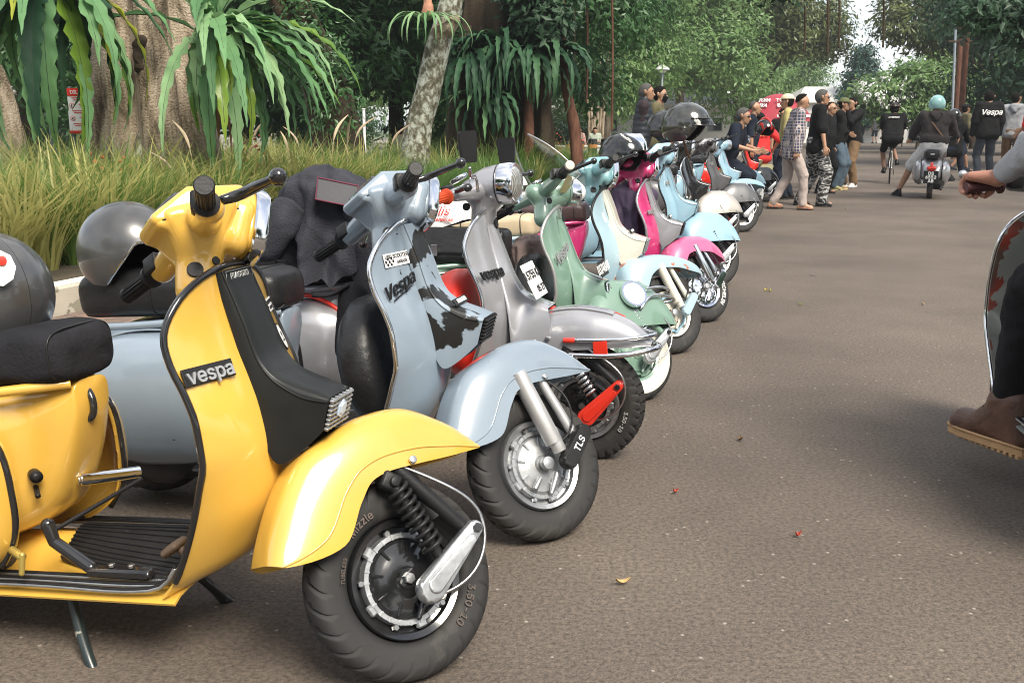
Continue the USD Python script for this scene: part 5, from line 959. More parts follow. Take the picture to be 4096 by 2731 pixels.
def person(label, pos, rz, H, pose=None, wear=None, sk=None, group=None, fine=.035):
    """A clothed figure facing +x. pose: joints to move; wear: what is worn, each a look or a tuple."""
    p = dict(pelvis=(0, 0, .95), lean=3, lh=(.05, .25, .80), rh=(.05, -.25, .80), lf=(.03, .10, .09), rf=(-.05, -.10, .09), head=0, nod=0, twist=0, lt=8, rt=-8, side=0); p.update(pose or {})
    w = dict(top=tee_black, sleeve=.5, legs=navy, leg_len=1.0, shoes=black, hair=hair_b); w.update(wear or {})
    sk = sk or skin; k = H / 1.72
    t = thing('person', label, 'person', pos, rz, 0, 0, group, k)
    pv = np.array(p['pelvis'], float); Ml = rot('z', p['twist']) @ rot('x', p['side']) @ rot('y', p['lean']); up = lambda v: pv + Ml @ np.array(v, float)
    sh = {s: up((0, s * .185, .485)) for s in (1, -1)}; hp = {s: pv + np.array([0, s * .09, -.03]) for s in (1, -1)}; nk = up((.005, 0, .54)); ch = up((.015, 0, .34)); bl = up((.02, 0, .14))
    Mh = rot('z', p['twist'] + p['head']) @ rot('y', p['nod'] + p['lean'] * .3); hc = nk + Ml @ np.array([.02, 0, .07]) * .8 + np.array([.012, 0, .055]); hd = lambda v: hc + Mh @ np.array(v, float)
    hands = {1: np.array(p['lh'], float), -1: np.array(p['rh'], float)}; feet = {1: np.array(p['lf'], float), -1: np.array(p['rf'], float)}
    el, kn = {}, {}
    for s in (1, -1):
        el[s], hands[s] = ik(sh[s], hands[s], .29, .26, p.get('eh', (-.8, s * .5, -.3)) if not callable(p.get('eh')) else p['eh'](s)); kn[s], feet[s] = ik(hp[s], feet[s], .44, .43, p.get('kh', (1, s * .15, 0)))
    B = [hull((hc + Mh @ np.array([-.012, 0, .03]), .088), (hc + Mh @ np.array([.012, 0, .02]), .082)), hull((hd((.03, 0, -.005)), .068), (hd((.058, 0, -.075)), .030), (hd((.03, .03, -.06)), .03), (hd((.03, -.03, -.06)), .03)),
         hull((hd((.088, 0, -.002)), .010), (hd((.103, 0, -.026)), .014)), hull((hd((.085, 0, -.05)), .012), (hd((.082, .018, -.05)), .008), (hd((.082, -.018, -.05)), .008)),
         *[hull((hd((-.01, s * .088, .0)), .018), (hd((-.012, s * .092, .025)), .020), low=True) for s in (1, -1)],
         hull((nk - [0, 0, .05], .060), (hc + Mh @ np.array([0, 0, -.05]), .055)),
         hull((sh[1] - [0, 0, .02], .05), (sh[-1] - [0, 0, .02], .05), (ch + Ml @ [0, .09, 0], .09), (ch + Ml @ [0, -.09, 0], .09)), hull((ch + Ml @ [0, .08, 0], .09), (ch + Ml @ [0, -.08, 0], .09), (bl + Ml @ [0, .06, 0], .09), (bl + Ml @ [0, -.06, 0], .09)), hull((bl, .11), (hp[1], .085), (hp[-1], .085))]
    for s in (1, -1):
        B += [hull((sh[s], .052), (el[s], .040)), hull((el[s], .039), (hands[s], .026)), hull((hp[s], .085), (kn[s], .055)), hull((kn[s], .055), (kn[s] + (feet[s] - kn[s]) * .35, .054), (feet[s], .036)), hull((feet[s] - [0, 0, .03], .035), (feet[s] + rot('z', p['lt'] if s > 0 else p['rt']) @ [.13, 0, -.05], .03))]
        fd = hands[s] - el[s]; fd /= np.linalg.norm(fd); hf = frame(fd, p.get('palm', (0, s * .0 + .02, 1)) if abs(fd[2]) < .8 else (1, 0, .1))
        B.append(hull((hands[s], .024), (hands[s] + hf @ [.075, .026, 0], .012), (hands[s] + hf @ [.075, -.026, 0], .012)))
        crl = p.get('curl', .35)
        for q in range(4):
            o = hands[s] + hf @ np.array([.078, .028 - .0187 * q, 0]); L = (.040, .046, .044, .034)[q]; sd2 = -s * np.sign(hf[:, 2] @ np.array([0, 1, 0]) + 1e-6) if abs(fd[2]) >= .8 else -1
            o2 = o + hf @ np.array([L * math.cos(crl), 0, 0]) + hf[:, 2] * 0 + (hf @ np.array([0, 0, 1])) * L * math.sin(crl) * sd2; o3 = o2 + hf @ np.array([L * .8 * math.cos(crl * 2.6), 0, L * .8 * math.sin(crl * 2.6) * sd2])
            B += [hull((o, .0095), (o2, .009), low=True), hull((o2, .009), (o3, .0075), low=True)]
        th = hands[s] + hf @ np.array([.025, .022, 0]); B += [hull((th, .012), (th + hf @ np.array([.035, .03, .0]), .010), low=True), hull((th + hf @ np.array([.035, .03, 0]), .010), (th + hf @ np.array([.065, .034, 0]), .008), low=True)]
    body = part(t, 'body', blob(B, fine, 3), sk)
    for s in (1, -1): part(t, 'eye', cat(hull((hd((.080, s * .032, .012)), .010), low=True)), hair_b); part(t, 'eyebrow', cat(hull((hd((.088, s * .018, .030)), .005), (hd((.080, s * .046, .030)), .004), low=True)), hair_b)
    # shirt
    top = w['top']; f = .016 if w.get('fit') is None else w['fit']
    T = [hull((sh[1] - [0, 0, .015], .055 + f), (sh[-1] - [0, 0, .015], .055 + f), (nk - Ml @ [0, 0, .05], .07), (ch + Ml @ [.0, .09, 0], .09 + f), (ch + Ml @ [.0, -.09, 0], .09 + f)), hull((ch + Ml @ [0, .08, 0], .092 + f), (ch + Ml @ [0, -.08, 0], .092 + f), (bl + Ml @ [.01, .075, 0], .108 + f), (bl + Ml @ [.01, -.075, 0], .108 + f)),
         hull((bl + Ml @ [.01, .075, 0], .108 + f), (bl + Ml @ [.01, -.075, 0], .108 + f), (hp[1] + [0, .015, .02 - w.get('tail', .03)], .096 + f), (hp[-1] + [0, -.015, .02 - w.get('tail', .03)], .096 + f))]
    if w.get('belly'): T.append(hull((bl + Ml @ [.06, .05, .02], .10), (bl + Ml @ [.06, -.05, .02], .10), (bl, .1)))
    Sl = []
    for s in (1, -1):
        n = w['sleeve']
        if n > 0: Sl.append(hull((sh[s], .056 + f), (sh[s] + (el[s] - sh[s]) * min(1, n * 2), .048 + f * 1.2)))
        if n > .5: Sl.append(hull((el[s], .046 + f), (el[s] + (hands[s] - el[s]) * min(1, (n - .5) * 2) * .95, .030 + f)))
    vest = w.get('vest')
    ts = part(t, 'shirt', wob(blob((T if not vest else T) + Sl, fine * .8, 4), .030, 9, 3), top)
    if vest:
        V = [hull((sh[1] * .82 + sh[-1] * .18 - [0, 0, .01], .075 + f), (sh[-1] * .82 + sh[1] * .18 - [0, 0, .01], .075 + f), (ch + Ml @ [0, .09, 0], .11 + f), (ch + Ml @ [0, -.09, 0], .11 + f)), hull((ch + Ml @ [0, .08, 0], .112 + f), (ch + Ml @ [0, -.08, 0], .112 + f), (hp[1] + [0, .02, .04], .105 + f), (hp[-1] + [0, -.02, .04], .105 + f))]
        vm = blob(V, .02, 3); c = vm[0].mean(0); dz = (vm[0] - c) * [1, 1, 0]; vm = (vm[0] + dz / (np.linalg.norm(dz, axis=1, keepdims=True) + 1e-6) * (.010 * np.abs(np.sin(vm[0][:, 2:3] * 38)) ** .6), vm[1]); part(t, 'vest', vm, vest)
        part(t, 'collar', blob([hull((nk - [0, 0, .03], .078), (nk + [0, 0, .025], .074))], .03, 2), vest)
    if w.get('hood'): part(t, 'hood', wob(blob([hull((nk + Ml @ [-.075, .06, -.04], .055), (nk + Ml @ [-.075, -.06, -.04], .055), (nk + Ml @ [-.10, 0, -.10], .05))], .025, 2), .03, 12), top, ts) if False else part(ts, 'hood', wob(blob([hull((nk + Ml @ [-.075, .06, -.04], .055), (nk + Ml @ [-.075, -.06, -.04], .055), (nk + Ml @ [-.10, 0, -.12], .05))], .025, 2), .03, 12), top)
    # legs
    n = w['leg_len']; lgm = w['legs']; g2 = w.get('leg_fit', .018)
    Lg = [hull((hp[1] + [0, 0, .05], .09 + g2), (hp[-1] + [0, 0, .05], .09 + g2), (hp[1], .085 + g2), (hp[-1], .085 + g2))]
    for s in (1, -1):
        q = min(1, n * 2); Lg.append(hull((hp[s], .086 + g2), (hp[s] + (kn[s] - hp[s]) * q, .058 + g2 * 1.3)))
        if n > .5: Lg.append(hull((kn[s], .057 + g2), (kn[s] + (feet[s] - kn[s]) * min(1, (n - .5) * 2) * .98, .046 + g2)))
    part(t, 'trousers' if n > .6 else 'shorts', wob(blob(Lg, fine * .8, 4), .03, 10, 5), lgm)
    for s in (1, -1):
        R = rot('z', p['lt'] if s > 0 else p['rt']); a = feet[s] + np.array([0, 0, -.02])
        shoe = part(t, 'shoe', blob([hull((a + R @ [-.045, 0, -.025], .038), (a + R @ [-.02, 0, .02], .042), (a + R @ [.08, .012, -.03], .036), (a + R @ [.14, .0, -.042], .026), (a + R @ [.13, .02 * s, -.042], .026))], .025, 2), w['shoes'])
        if w.get('straps'): part(shoe, 'straps', cat(*[tube(np.array([a + R @ np.array([x, y * .048, -.045 + .042 * (1 - y * y) - x * .12]) for y in np.linspace(-1, 1, 9)]), .008, 5, flat=.5) for x in (-.03, .03, .10)]), w['straps'])
        part(shoe, 'sole', cat(Manifold.hull_points(np.array([a + R @ np.array([x, y, z]) for x, y in ((-.085, -.03), (-.085, .03), (.06, -.045), (.06, .045), (.165, -.02), (.165, .025), (.14, .042), (.14, -.036)) for z in (-.07, -.048)]))), w.get('sole', black))
    # head wear
    hr = w.get('hair')
    if hr is not None:
        hm = Manifold.sphere(1.0, 32).scale((.104, .091, .098)); hm = hm.trim_by_plane((-.80, 0, .60), w.get('hairline', -.022)); v, ff = cat(hm); part(t, 'hair', wob((v @ Mh.T + hd((-.010, 0, .034)), ff), .014, 22, 4), hr)
        if not w.get('bald'): 
            hm = Manifold.sphere(1.0, 24).scale((.100, .098, .10)).trim_by_plane((-1, 0, 0), .01); v, ff = cat(hm); part(t, 'hair', (v @ Mh.T + hd((-.012, 0, .012)), ff), hr)
    if w.get('cap'):
        hm = Manifold.sphere(1.0, 28).scale((.118, .103, .105)).trim_by_plane((0, 0, 1), .01); v, ff = cat(hm); cp = part(t, 'cap', (v @ Mh.T + hd((-.005, 0, .042)), ff), w['cap'])
        part(cp, 'peak', sheet(np.array([[hd((.085 + .085 * q * math.cos(a), .085 * math.sin(a) * (1 - .1 * q), .052 - .012 * q)) for a in np.linspace(-1.1, 1.1, 11)] for q in np.linspace(0, 1, 4)]), .006), w.get('peak', w['cap']))
    if w.get('helmet'):
        hm = Manifold.sphere(1.0, 40).scale((.150, .134, .148)); hm = hm - Manifold.sphere(1.0, 32).scale((.130, .115, .13)); hm = hm.trim_by_plane((0, 0, 1), -.085); hm = hm - Manifold.cube((.2, .19, .14), True).translate((.14, 0, -.06)); v, ff = cat(hm); v = v @ Mh.T + hd((0, 0, .03)); part(t, 'helmet', (v, ff), w['helmet'], 40)
    if w.get('bike_helmet'):
        hm = Manifold.sphere(1.0, 36).scale((.140, .110, .115)).trim_by_plane((0, 0, 1), .0); v, ff = cat(hm); bh = part(t, 'helmet', (v @ Mh.T + hd((-.01, 0, .05)), ff), w['bike_helmet'])
        for q in range(5): part(bh, 'vent_rib', tube(np.array([hd((.142 * math.cos(a), (.02 + .10 * math.sin(a)) * (q - 2) * .45, .052 + .118 * math.sin(a))) for a in np.linspace(.15, 2.9, 14)]), .008, 6), tee_black)
    if w.get('glasses'): part(t, 'glasses', cat(*[hull((hd((.092, s * .018, .012)), .012), (hd((.084, s * .048, .012)), .012), low=True) for s in (1, -1)], *[rod(hd((.082, s * .055, .016)), hd((-.01, s * .092, .018)), .004, 5) for s in (1, -1)]), gblack)
    if w.get('mask'): part(t, 'face_mask', blob([hull((hd((.105, 0, -.03)), .016), (hd((.07, .045, -.02)), .02), (hd((.07, -.045, -.02)), .02), (hd((.07, 0, -.085)), .02), (hd((.05, .04, -.06)), .02), (hd((.05, -.04, -.06)), .02))], .02, 2), tee_black)
    if w.get('pack'): part(t, 'backpack', wob(blob([hull((up((-.17, .09, .44)), .05), (up((-.17, -.09, .44)), .05), (up((-.19, .10, .10)), .06), (up((-.19, -.10, .10)), .06))], .03, 3), .02, 9), w['pack'])
    if w.get('back_text'):
        s_, h_, z_, m_ = w['back_text']; part(ts, 'print', text_at(s_, h_, up((-.128, 0, z_)), Ml @ np.array([0, -1, 0.0]), Ml @ np.array([0, 0, 1.0]), depth=.016, bold=True, shear=.25), m_)
    if w.get('strap'): part(t, 'bag_strap', tube(np.array([up((.11, -.14, .10)), up((.125, -.02, .30)), up((.07, .12, .49)), up((-.06, .13, .47)), up((-.13, .0, .28)), up((-.12, -.14, .10))]), .014, 6, flat=.4), w['strap'])
    return t, hands, feet, kn, el
def spot(px, pf, ph=None, Y=None):
    """Ground point under a figure whose feet show at row pf (or that stands Y metres away), and its height from the row of its crown."""
    Y = Y or CAMH * 2320 / (pf - 295); return (np.array([(px - 1176) / 2320 * Y, Y, 0]), None if ph is None else CAMH + (295 - ph) * Y / 2320)
jean = cloth('denim_blue', (.055, .085, .115)); brownp = cloth('brown_chino', (.15, .09, .045)); pale = cloth('pale_chino', (.36, .30, .275)); wht = look('white_leather', (.7, .7, .69), .5); greys = cloth('white_shorts', (.50, .50, .50)); greyh = cloth('grey_marl', (.25, .26, .28)); redc = cloth('red', (.55, .02, .02)); olv = cloth('olive', (.10, .09, .045)); ylw = cloth('pale_yellow', (.42, .36, .15))
vestm = look('puffer_navy', (.016, .020, .028), .5, var=.2)
def stand(label, px, pf, ph, face, pose=None, wear=None, Y=None, sk=None, H=None, **k):
    q, h = spot(px, pf, ph, Y); h = H or h
    return person(label, q, face, h, pose, wear, sk, **k)
stand('man in a dark quilted vest and black sleeves, hands together, behind the scooters', 1466, 0, 198, -8, dict(lh=(.26, .06, 1.05), rh=(.25, -.06, 1.03), eh=(-.6, 0, -1), head=-5), dict(top=cloth('plum_sleeve', (.03, .018, .022)), sleeve=1, vest=vestm, hair=hair_g, legs=navy), Y=14.5)
stand('man in glasses and black face mask with an olive jacket', 1497, 0, 204, -20, dict(lh=(.15, .2, 1.0), rh=(.2, -.1, 1.0)), dict(top=olv, sleeve=1, glasses=True, mask=True), Y=15.3)
stand('grey-haired man in sunglasses sitting in a navy t-shirt', 1672, 0, 258, -25, dict(pelvis=(-.1, 0, .78), lean=22, lf=(.25, .2, .1), rf=(.25, -.2, .1), lh=(.35, .22, .9), rh=(.35, -.22, .9)), dict(top=navy, glasses=True, hair=hair_g), Y=14.7, H=1.66)
stand('older man in a dark t-shirt standing behind the seated grey-haired man', 1712, 0, 236, -15, dict(), dict(top=navy, hair=hair_g, bald=True, hairline=.03), Y=17)
stand('person in a red shirt and black cap seen from behind, below the umbrella', 1738, 0, 264, 100, dict(pelvis=(0, 0, .72), lf=(.3, .15, .1), rf=(.3, -.15, .1), lean=10), dict(top=redc, cap=tee_black, back_text=('JOGJA', .05, .36, look('gold_print', (.5, .35, .08), .6))), Y=18.4, H=1.66)
stand('man with sunglasses on his face between red shirt and umbrella pole', 1780, 0, 251, -70, dict(), dict(glasses=True), Y=20.5, H=1.55)
stand('man in plaid shirt, pale trousers and red strapped sandals walking', 1806, 476, 228, -5, dict(lean=9, lh=(-.1, .24, .82), rh=(.02, -.27, .80), lf=(-.22, .08, .10), rf=(.20, -.08, .09), nod=14, head=-10, curl=.7), dict(top=plaid, sleeve=1, legs=pale, shoes=skin, straps=look('sandal_red', (.35, .05, .03), .6), bald=True, hairline=.02, tail=.10, fit=.024), H=1.66, fine=.028)
stand('man in a cream cap and yellow shirt behind the plaid shirt', 1800, 0, 222, 160, dict(), dict(top=ylw, cap=cloth('cream_cap', (.55, .48, .34))), Y=17.2)
stand('grey-haired man in black t-shirt and grey camouflage trousers', 1860, 468, 211, -10, dict(lh=(.06, .27, .82), rh=(.12, -.30, .80), lf=(-.18, .12, .09), rf=(.12, -.12, .09)), dict(legs=camo, leg_fit=.034, hair=hair_g, glasses=True, fit=.03, belly=True, tail=.06), fine=.028)
stand('man in sunglasses and black shirt behind the camouflage trousers', 1884, 440, 238, -40, dict(), dict(glasses=True, top=tee_black, sleeve=1, legs=tee_black, bald=True, hairline=.025))
stand('man in camouflage cap and black sweater shading his face with one hand', 1912, 432, 230, -30, dict(lh=(.10, .05, 1.52), rh=(.20, -.10, 1.08), eh=(-.2, .6, -.8), lf=(.03, .14, .09), rf=(.0, -.14, .09)), dict(top=tee_black, sleeve=1, legs=jean, leg_fit=.028, cap=cloth('camo_cap', (.09, .10, .04)), shoes=cloth('olive_boot', (.25, .25, .12)), sole=look('gum_sole', (.5, .38, .2), .8)))
stand('man in brown trousers and white shoes pointing with a raised arm', 1942, 425, 228, -150, dict(lh=(.35, .05, 1.48), rh=(.15, -.2, 1.15), lf=(.03, .14, .09), rf=(.0, -.14, .09)), dict(top=tee_black, legs=brownp, shoes=wht, sole=wht, leg_fit=.03))
stand('bare-armed man half hidden behind the man in the camouflage cap', 1893, 430, 243, -80, dict(), dict(top=tee_black))
stand('walking man in a dark cap and shorts with a backpack', 2188, 392, 243, 10, dict(lf=(.28, .08, .1), rf=(-.28, -.08, .14), lh=(.25, .15, 1.0), rh=(.25, -.15, 1.0)), dict(top=olv, legs=navy, leg_len=.5, cap=tee_black, pack=tee_black, shoes=navy), sk=skin2)
stand('man seen from behind in a black jacket with white script across the back', 2246, 411, 213, 88, dict(lh=(.1, .25, .9), rh=(.1, -.25, .9), lf=(.0, .12, .09), rf=(0, -.12, .09), head=-35), dict(top=tee_black, sleeve=1, legs=cloth('dark_jean', (.025, .032, .045)), fit=.035, back_text=('Vespa', .10, .36, white)), sk=skin2)
stand('man in a grey hooded vest over a black t-shirt', 2303, 409, 217, 60, dict(lh=(.15, .2, .95), rh=(.2, -.2, .95), head=-40), dict(top=greyh, sleeve=.0, hood=True, legs=brownp), sk=skin2)
stand('person in a red shirt with a round emblem and pale helmet at the right edge', 2348, 415, 226, 120, dict(lh=(.2, .2, 1.0), rh=(.2, -.2, 1.0)), dict(top=redc, legs=navy, helmet=look('grey_helmet', (.3, .3, .3), .3)))
# seated figures in the distance behind the bed
def sitter(label, px, ph, Y, face, top, legs=navy, hair=hair_b, **k):
    q, h = spot(px, 0, ph, Y); z = h - 1.30
    person(label, q + np.array([0, 0, max(z, -.005)]), face, 1.66, dict(pelvis=(0, 0, .50), lf=(.42, .12, .09), rf=(.40, -.12, .09), lh=(.3, .1, .70), rh=(.3, -.1, .72), lean=14, nod=15), dict(top=top, legs=legs, hair=hair, **k), None, None, .05)
for lab, x, y, Y, a, tp in (('person in a white top sitting on the low wall, leftmost of three', 1203, 295, 37, 160, wht), ('person in a black vest and white sleeves looking at a phone', 1216, 299, 36, -30, tee_black), ('person in a black hooded top sitting beside the dark post', 1254, 297, 36, -60, tee_black), ('person in white sitting behind the bollards', 1330, 302, 39, 150, wht), ('person with a pink headscarf behind the bollards', 1338, 300, 40, -160, cloth('pink_scarf', (.42, .25, .22))), ('person in a pale bucket hat behind the bollards', 1362, 298, 40, -90, cloth('pale_green', (.35, .40, .33))), ('person in a cream jacket crouching beside the lichen trunk', 915, 302, 26, 40, cloth('cream_jacket', (.42, .38, .28)))):
    sitter(lab, x, y, Y, a, tp)
crowd_src = [stand('distant onlooker in a dark vest and shorts with the back turned', 1993, 328, 271, 90, None, dict(top=cloth('charcoal', (.04, .04, .045)), legs=navy, leg_len=.5), sk=skin2, fine=.06)[0], stand('distant onlooker in white beside parked bikes', 2100, 330, 279, 0, dict(lh=(.2, .1, 1.1), rh=(.2, -.1, 1.1)), dict(top=wht, sleeve=.5, legs=brownp), fine=.06)[0], stand('distant onlooker in a navy shirt near the parked yellow scooter', 1965, 327, 276, 200, None, dict(top=navy, legs=jean), fine=.06)[0]]
for k, (x, pf, sx) in enumerate(((1953, 326, .97), (1972, 324, 1.0), (2060, 325, 1.0), (2075, 327, .98), (2090, 325, 1.03), (2115, 327, 1.0), (2150, 326, .96), (2165, 328, 1.0), (2205, 330, 1.0), (1980, 322, .95), (2035, 323, 1.0), (2222, 327, 1.0))):
    q, _ = spot(x, pf); copy_of(crowd_src[k % 3], 'person', ['distant onlooker just behind the pointing man', 'distant onlooker left of the yellow parked scooter', 'distant onlooker left of the helmeted rider', 'distant onlooker hidden by the rider\'s left shoulder', 'distant onlooker directly behind the rider', 'distant onlooker behind the rider\'s helmet', 'distant onlooker left of the walking man', 'distant onlooker behind the backpack', 'distant onlooker between walking man and lettered jacket', 'smallest distant onlooker by the white building', 'distant onlooker beyond the cyclist', 'distant onlooker behind the lettered jacket'][k], q, rz=k * 67, group='onlookers far down the road')
# ---- moving riders
mov, stm = scooter('silver scooter seen from behind with a black and white plate, ridden up the road', (spot(2127, 451)[0] + [.46, 1.15, 0])[:2], 68, dict(paint=silver, steer=0, pitch=0, stand=False, trim=chrome, horn=None, head='old', detail=1, seat_mat=leather), group=None)
plate(mov, lambda m: m, (-1.53, 0, .37), .23, .21, [('DS', .05, .0, .062), ('6552', .05, .0, 0), ('AB', .05, 0, -.062)], gblack, white, (0, -1, 0), (.08, 0, 1))
part(mov, 'seat_badge', box((-1.43, 0, .745), (.01, .07, .03), None, .003), steel); part(mov, 'tail_lamp', mv(blob([hull(((-1.50, -.05, .52), .028), ((-1.50, .05, .52), .028)), hull(((-1.49, 0, .60), .02), ((-1.495, 0, .54), .03))], .02, 2), (0, 0, 0)), red_l)
rp = spot(2127, 451)[0] + [.16, .39, 0]
person('rider in black hooded top, white shorts and pale blue helmet on the moving silver scooter', rp, 68, 1.78, dict(pelvis=(-.05, 0, .86), lean=10, lf=(.10, .50, .09), rf=(.35, -.30, .34), lh=(.42, .36, .98), rh=(.42, -.36, .98), kh=(1, .9, 0), eh=(-.3, .8, -.5), rt=-20, lt=30), dict(top=cloth('charcoal_hoodie', (.022, .018, .019)), sleeve=.95, hood=True, legs=greys, leg_len=.46, leg_fit=.04, helmet=look('mint_helmet', (.22, .42, .42), .25, coat=.6), hair=None, strap=look('brown_bag_strap', (.12, .06, .03), .7), fit=.035, tail=-.09, belly=True), fine=.03)
person('dark helmeted passenger or rider just beyond the pale blue helmet', spot(2168, 430)[0], 68, 1.64, dict(pelvis=(-.05, 0, .80), lf=(.3, .25, .3), rf=(.3, -.25, .3), lh=(.4, .3, .95), rh=(.4, -.3, .95)), dict(top=tee_black, sleeve=1, helmet=gblack, hair=None))
cyc = thing('bicycle', 'black road bicycle ridden away from the viewer', 'bicycle', spot(2033, 418)[0], 70)
for x in (0, 1.0):
    wv = part(cyc, 'wheel', mv(revolve([(.335, 0), (.33, -.014), (.31, -.015), (.30, -.01), (.30, .01), (.31, .015), (.33, .014), (.335, 0)], 48), (x, 0, .335)), rubber)
    part(wv, 'spokes', cat(*[rod((x, 0, .335), (x + .3 * math.cos(a), 0, .335 + .3 * math.sin(a)), .002, 4) for a in np.linspace(0, 6.28, 17)[:-1]], disc((x, -.03, .335), (0, 1, 0), .02, .06)), steel)
part(cyc, 'frame', cat(*[rod(a, b, .016, 8) for a, b in (((0, .03, .335), (.42, 0, .29)), ((0, -.03, .335), (.42, 0, .29)), ((0, .03, .335), (.30, 0, .82)), ((0, -.03, .335), (.30, 0, .82)), ((.42, 0, .29), (.28, 0, .88)), ((.42, 0, .29), (.86, 0, .80)), ((.30, 0, .82), (.85, 0, .86)), ((.86, 0, .88), (1.0, .05, .335)), ((.86, 0, .88), (1.0, -.05, .335)))]), gblack)
part(cyc, 'saddle', blob([hull(((.16, 0, .94), .05), ((.16, .05, .95), .03), ((.16, -.05, .95), .03), ((.40, 0, .95), .02))], .02, 2), black)
part(cyc, 'handlebar', cat(tube(S([(.98, .21, .78), (1.02, .21, .84), (.98, .21, .93), (.90, .18, .93), (.88, 0, .93), (.90, -.18, .93), (.98, -.21, .93), (1.02, -.21, .84), (.98, -.21, .78)], 40), .014, 8)), black)
part(cyc, 'crankset', cat(disc((.42, -.06, .29), (0, -1, 0), .09, .006), rod((.42, -.07, .29), (.52, -.08, .17), .01), rod((.42, .07, .29), (.34, .08, .42), .01)), steel)
person('cyclist in black shirt, shorts and dark helmet seen from behind', spot(2033, 418)[0], 70, 1.70, dict(pelvis=(.22, 0, 1.0), lean=26, lf=(.40, .13, .30), rf=(.34, -.13, .48), lh=(.92, .22, .96), rh=(.92, -.22, .96), kh=(1, .3, .1)), dict(legs=tee_black, leg_len=.42, bike_helmet=look('cycle_helmet', (.05, .035, .03), .4), hair=hair_b, fit=.03, back_text=('LYSERGO', .035, .40, white)), sk=skin2)
# ---- the near rider at the right edge
nr, stn = scooter('rusty grey scooter with chrome-edged leg shield at the right edge, ridden by the near rider', (1.96, 3.82), 80, dict(paint=worn('rust_red_grey', (.24, .26, .25), (.22, .03, .02), .58, 6.5, .4, .4, (.09, .05, .04)), steer=0, pitch=0, stand=False, trim=chrome, horn=None, head='old', bulge=.35, head_mat=look('grey_head', (.26, .27, .28), .35, .4), grip_mat=look('dark_red_grip', (.05, .012, .012), .6), lever_mat=alu, detail=1, spare=None), group=None)
part(nr, 'spare_tyre', mv(tyre('spare', tread='knob', nt=208), (-.46, -.02, .52), rot('z', 90)), rubber, smooth=50)
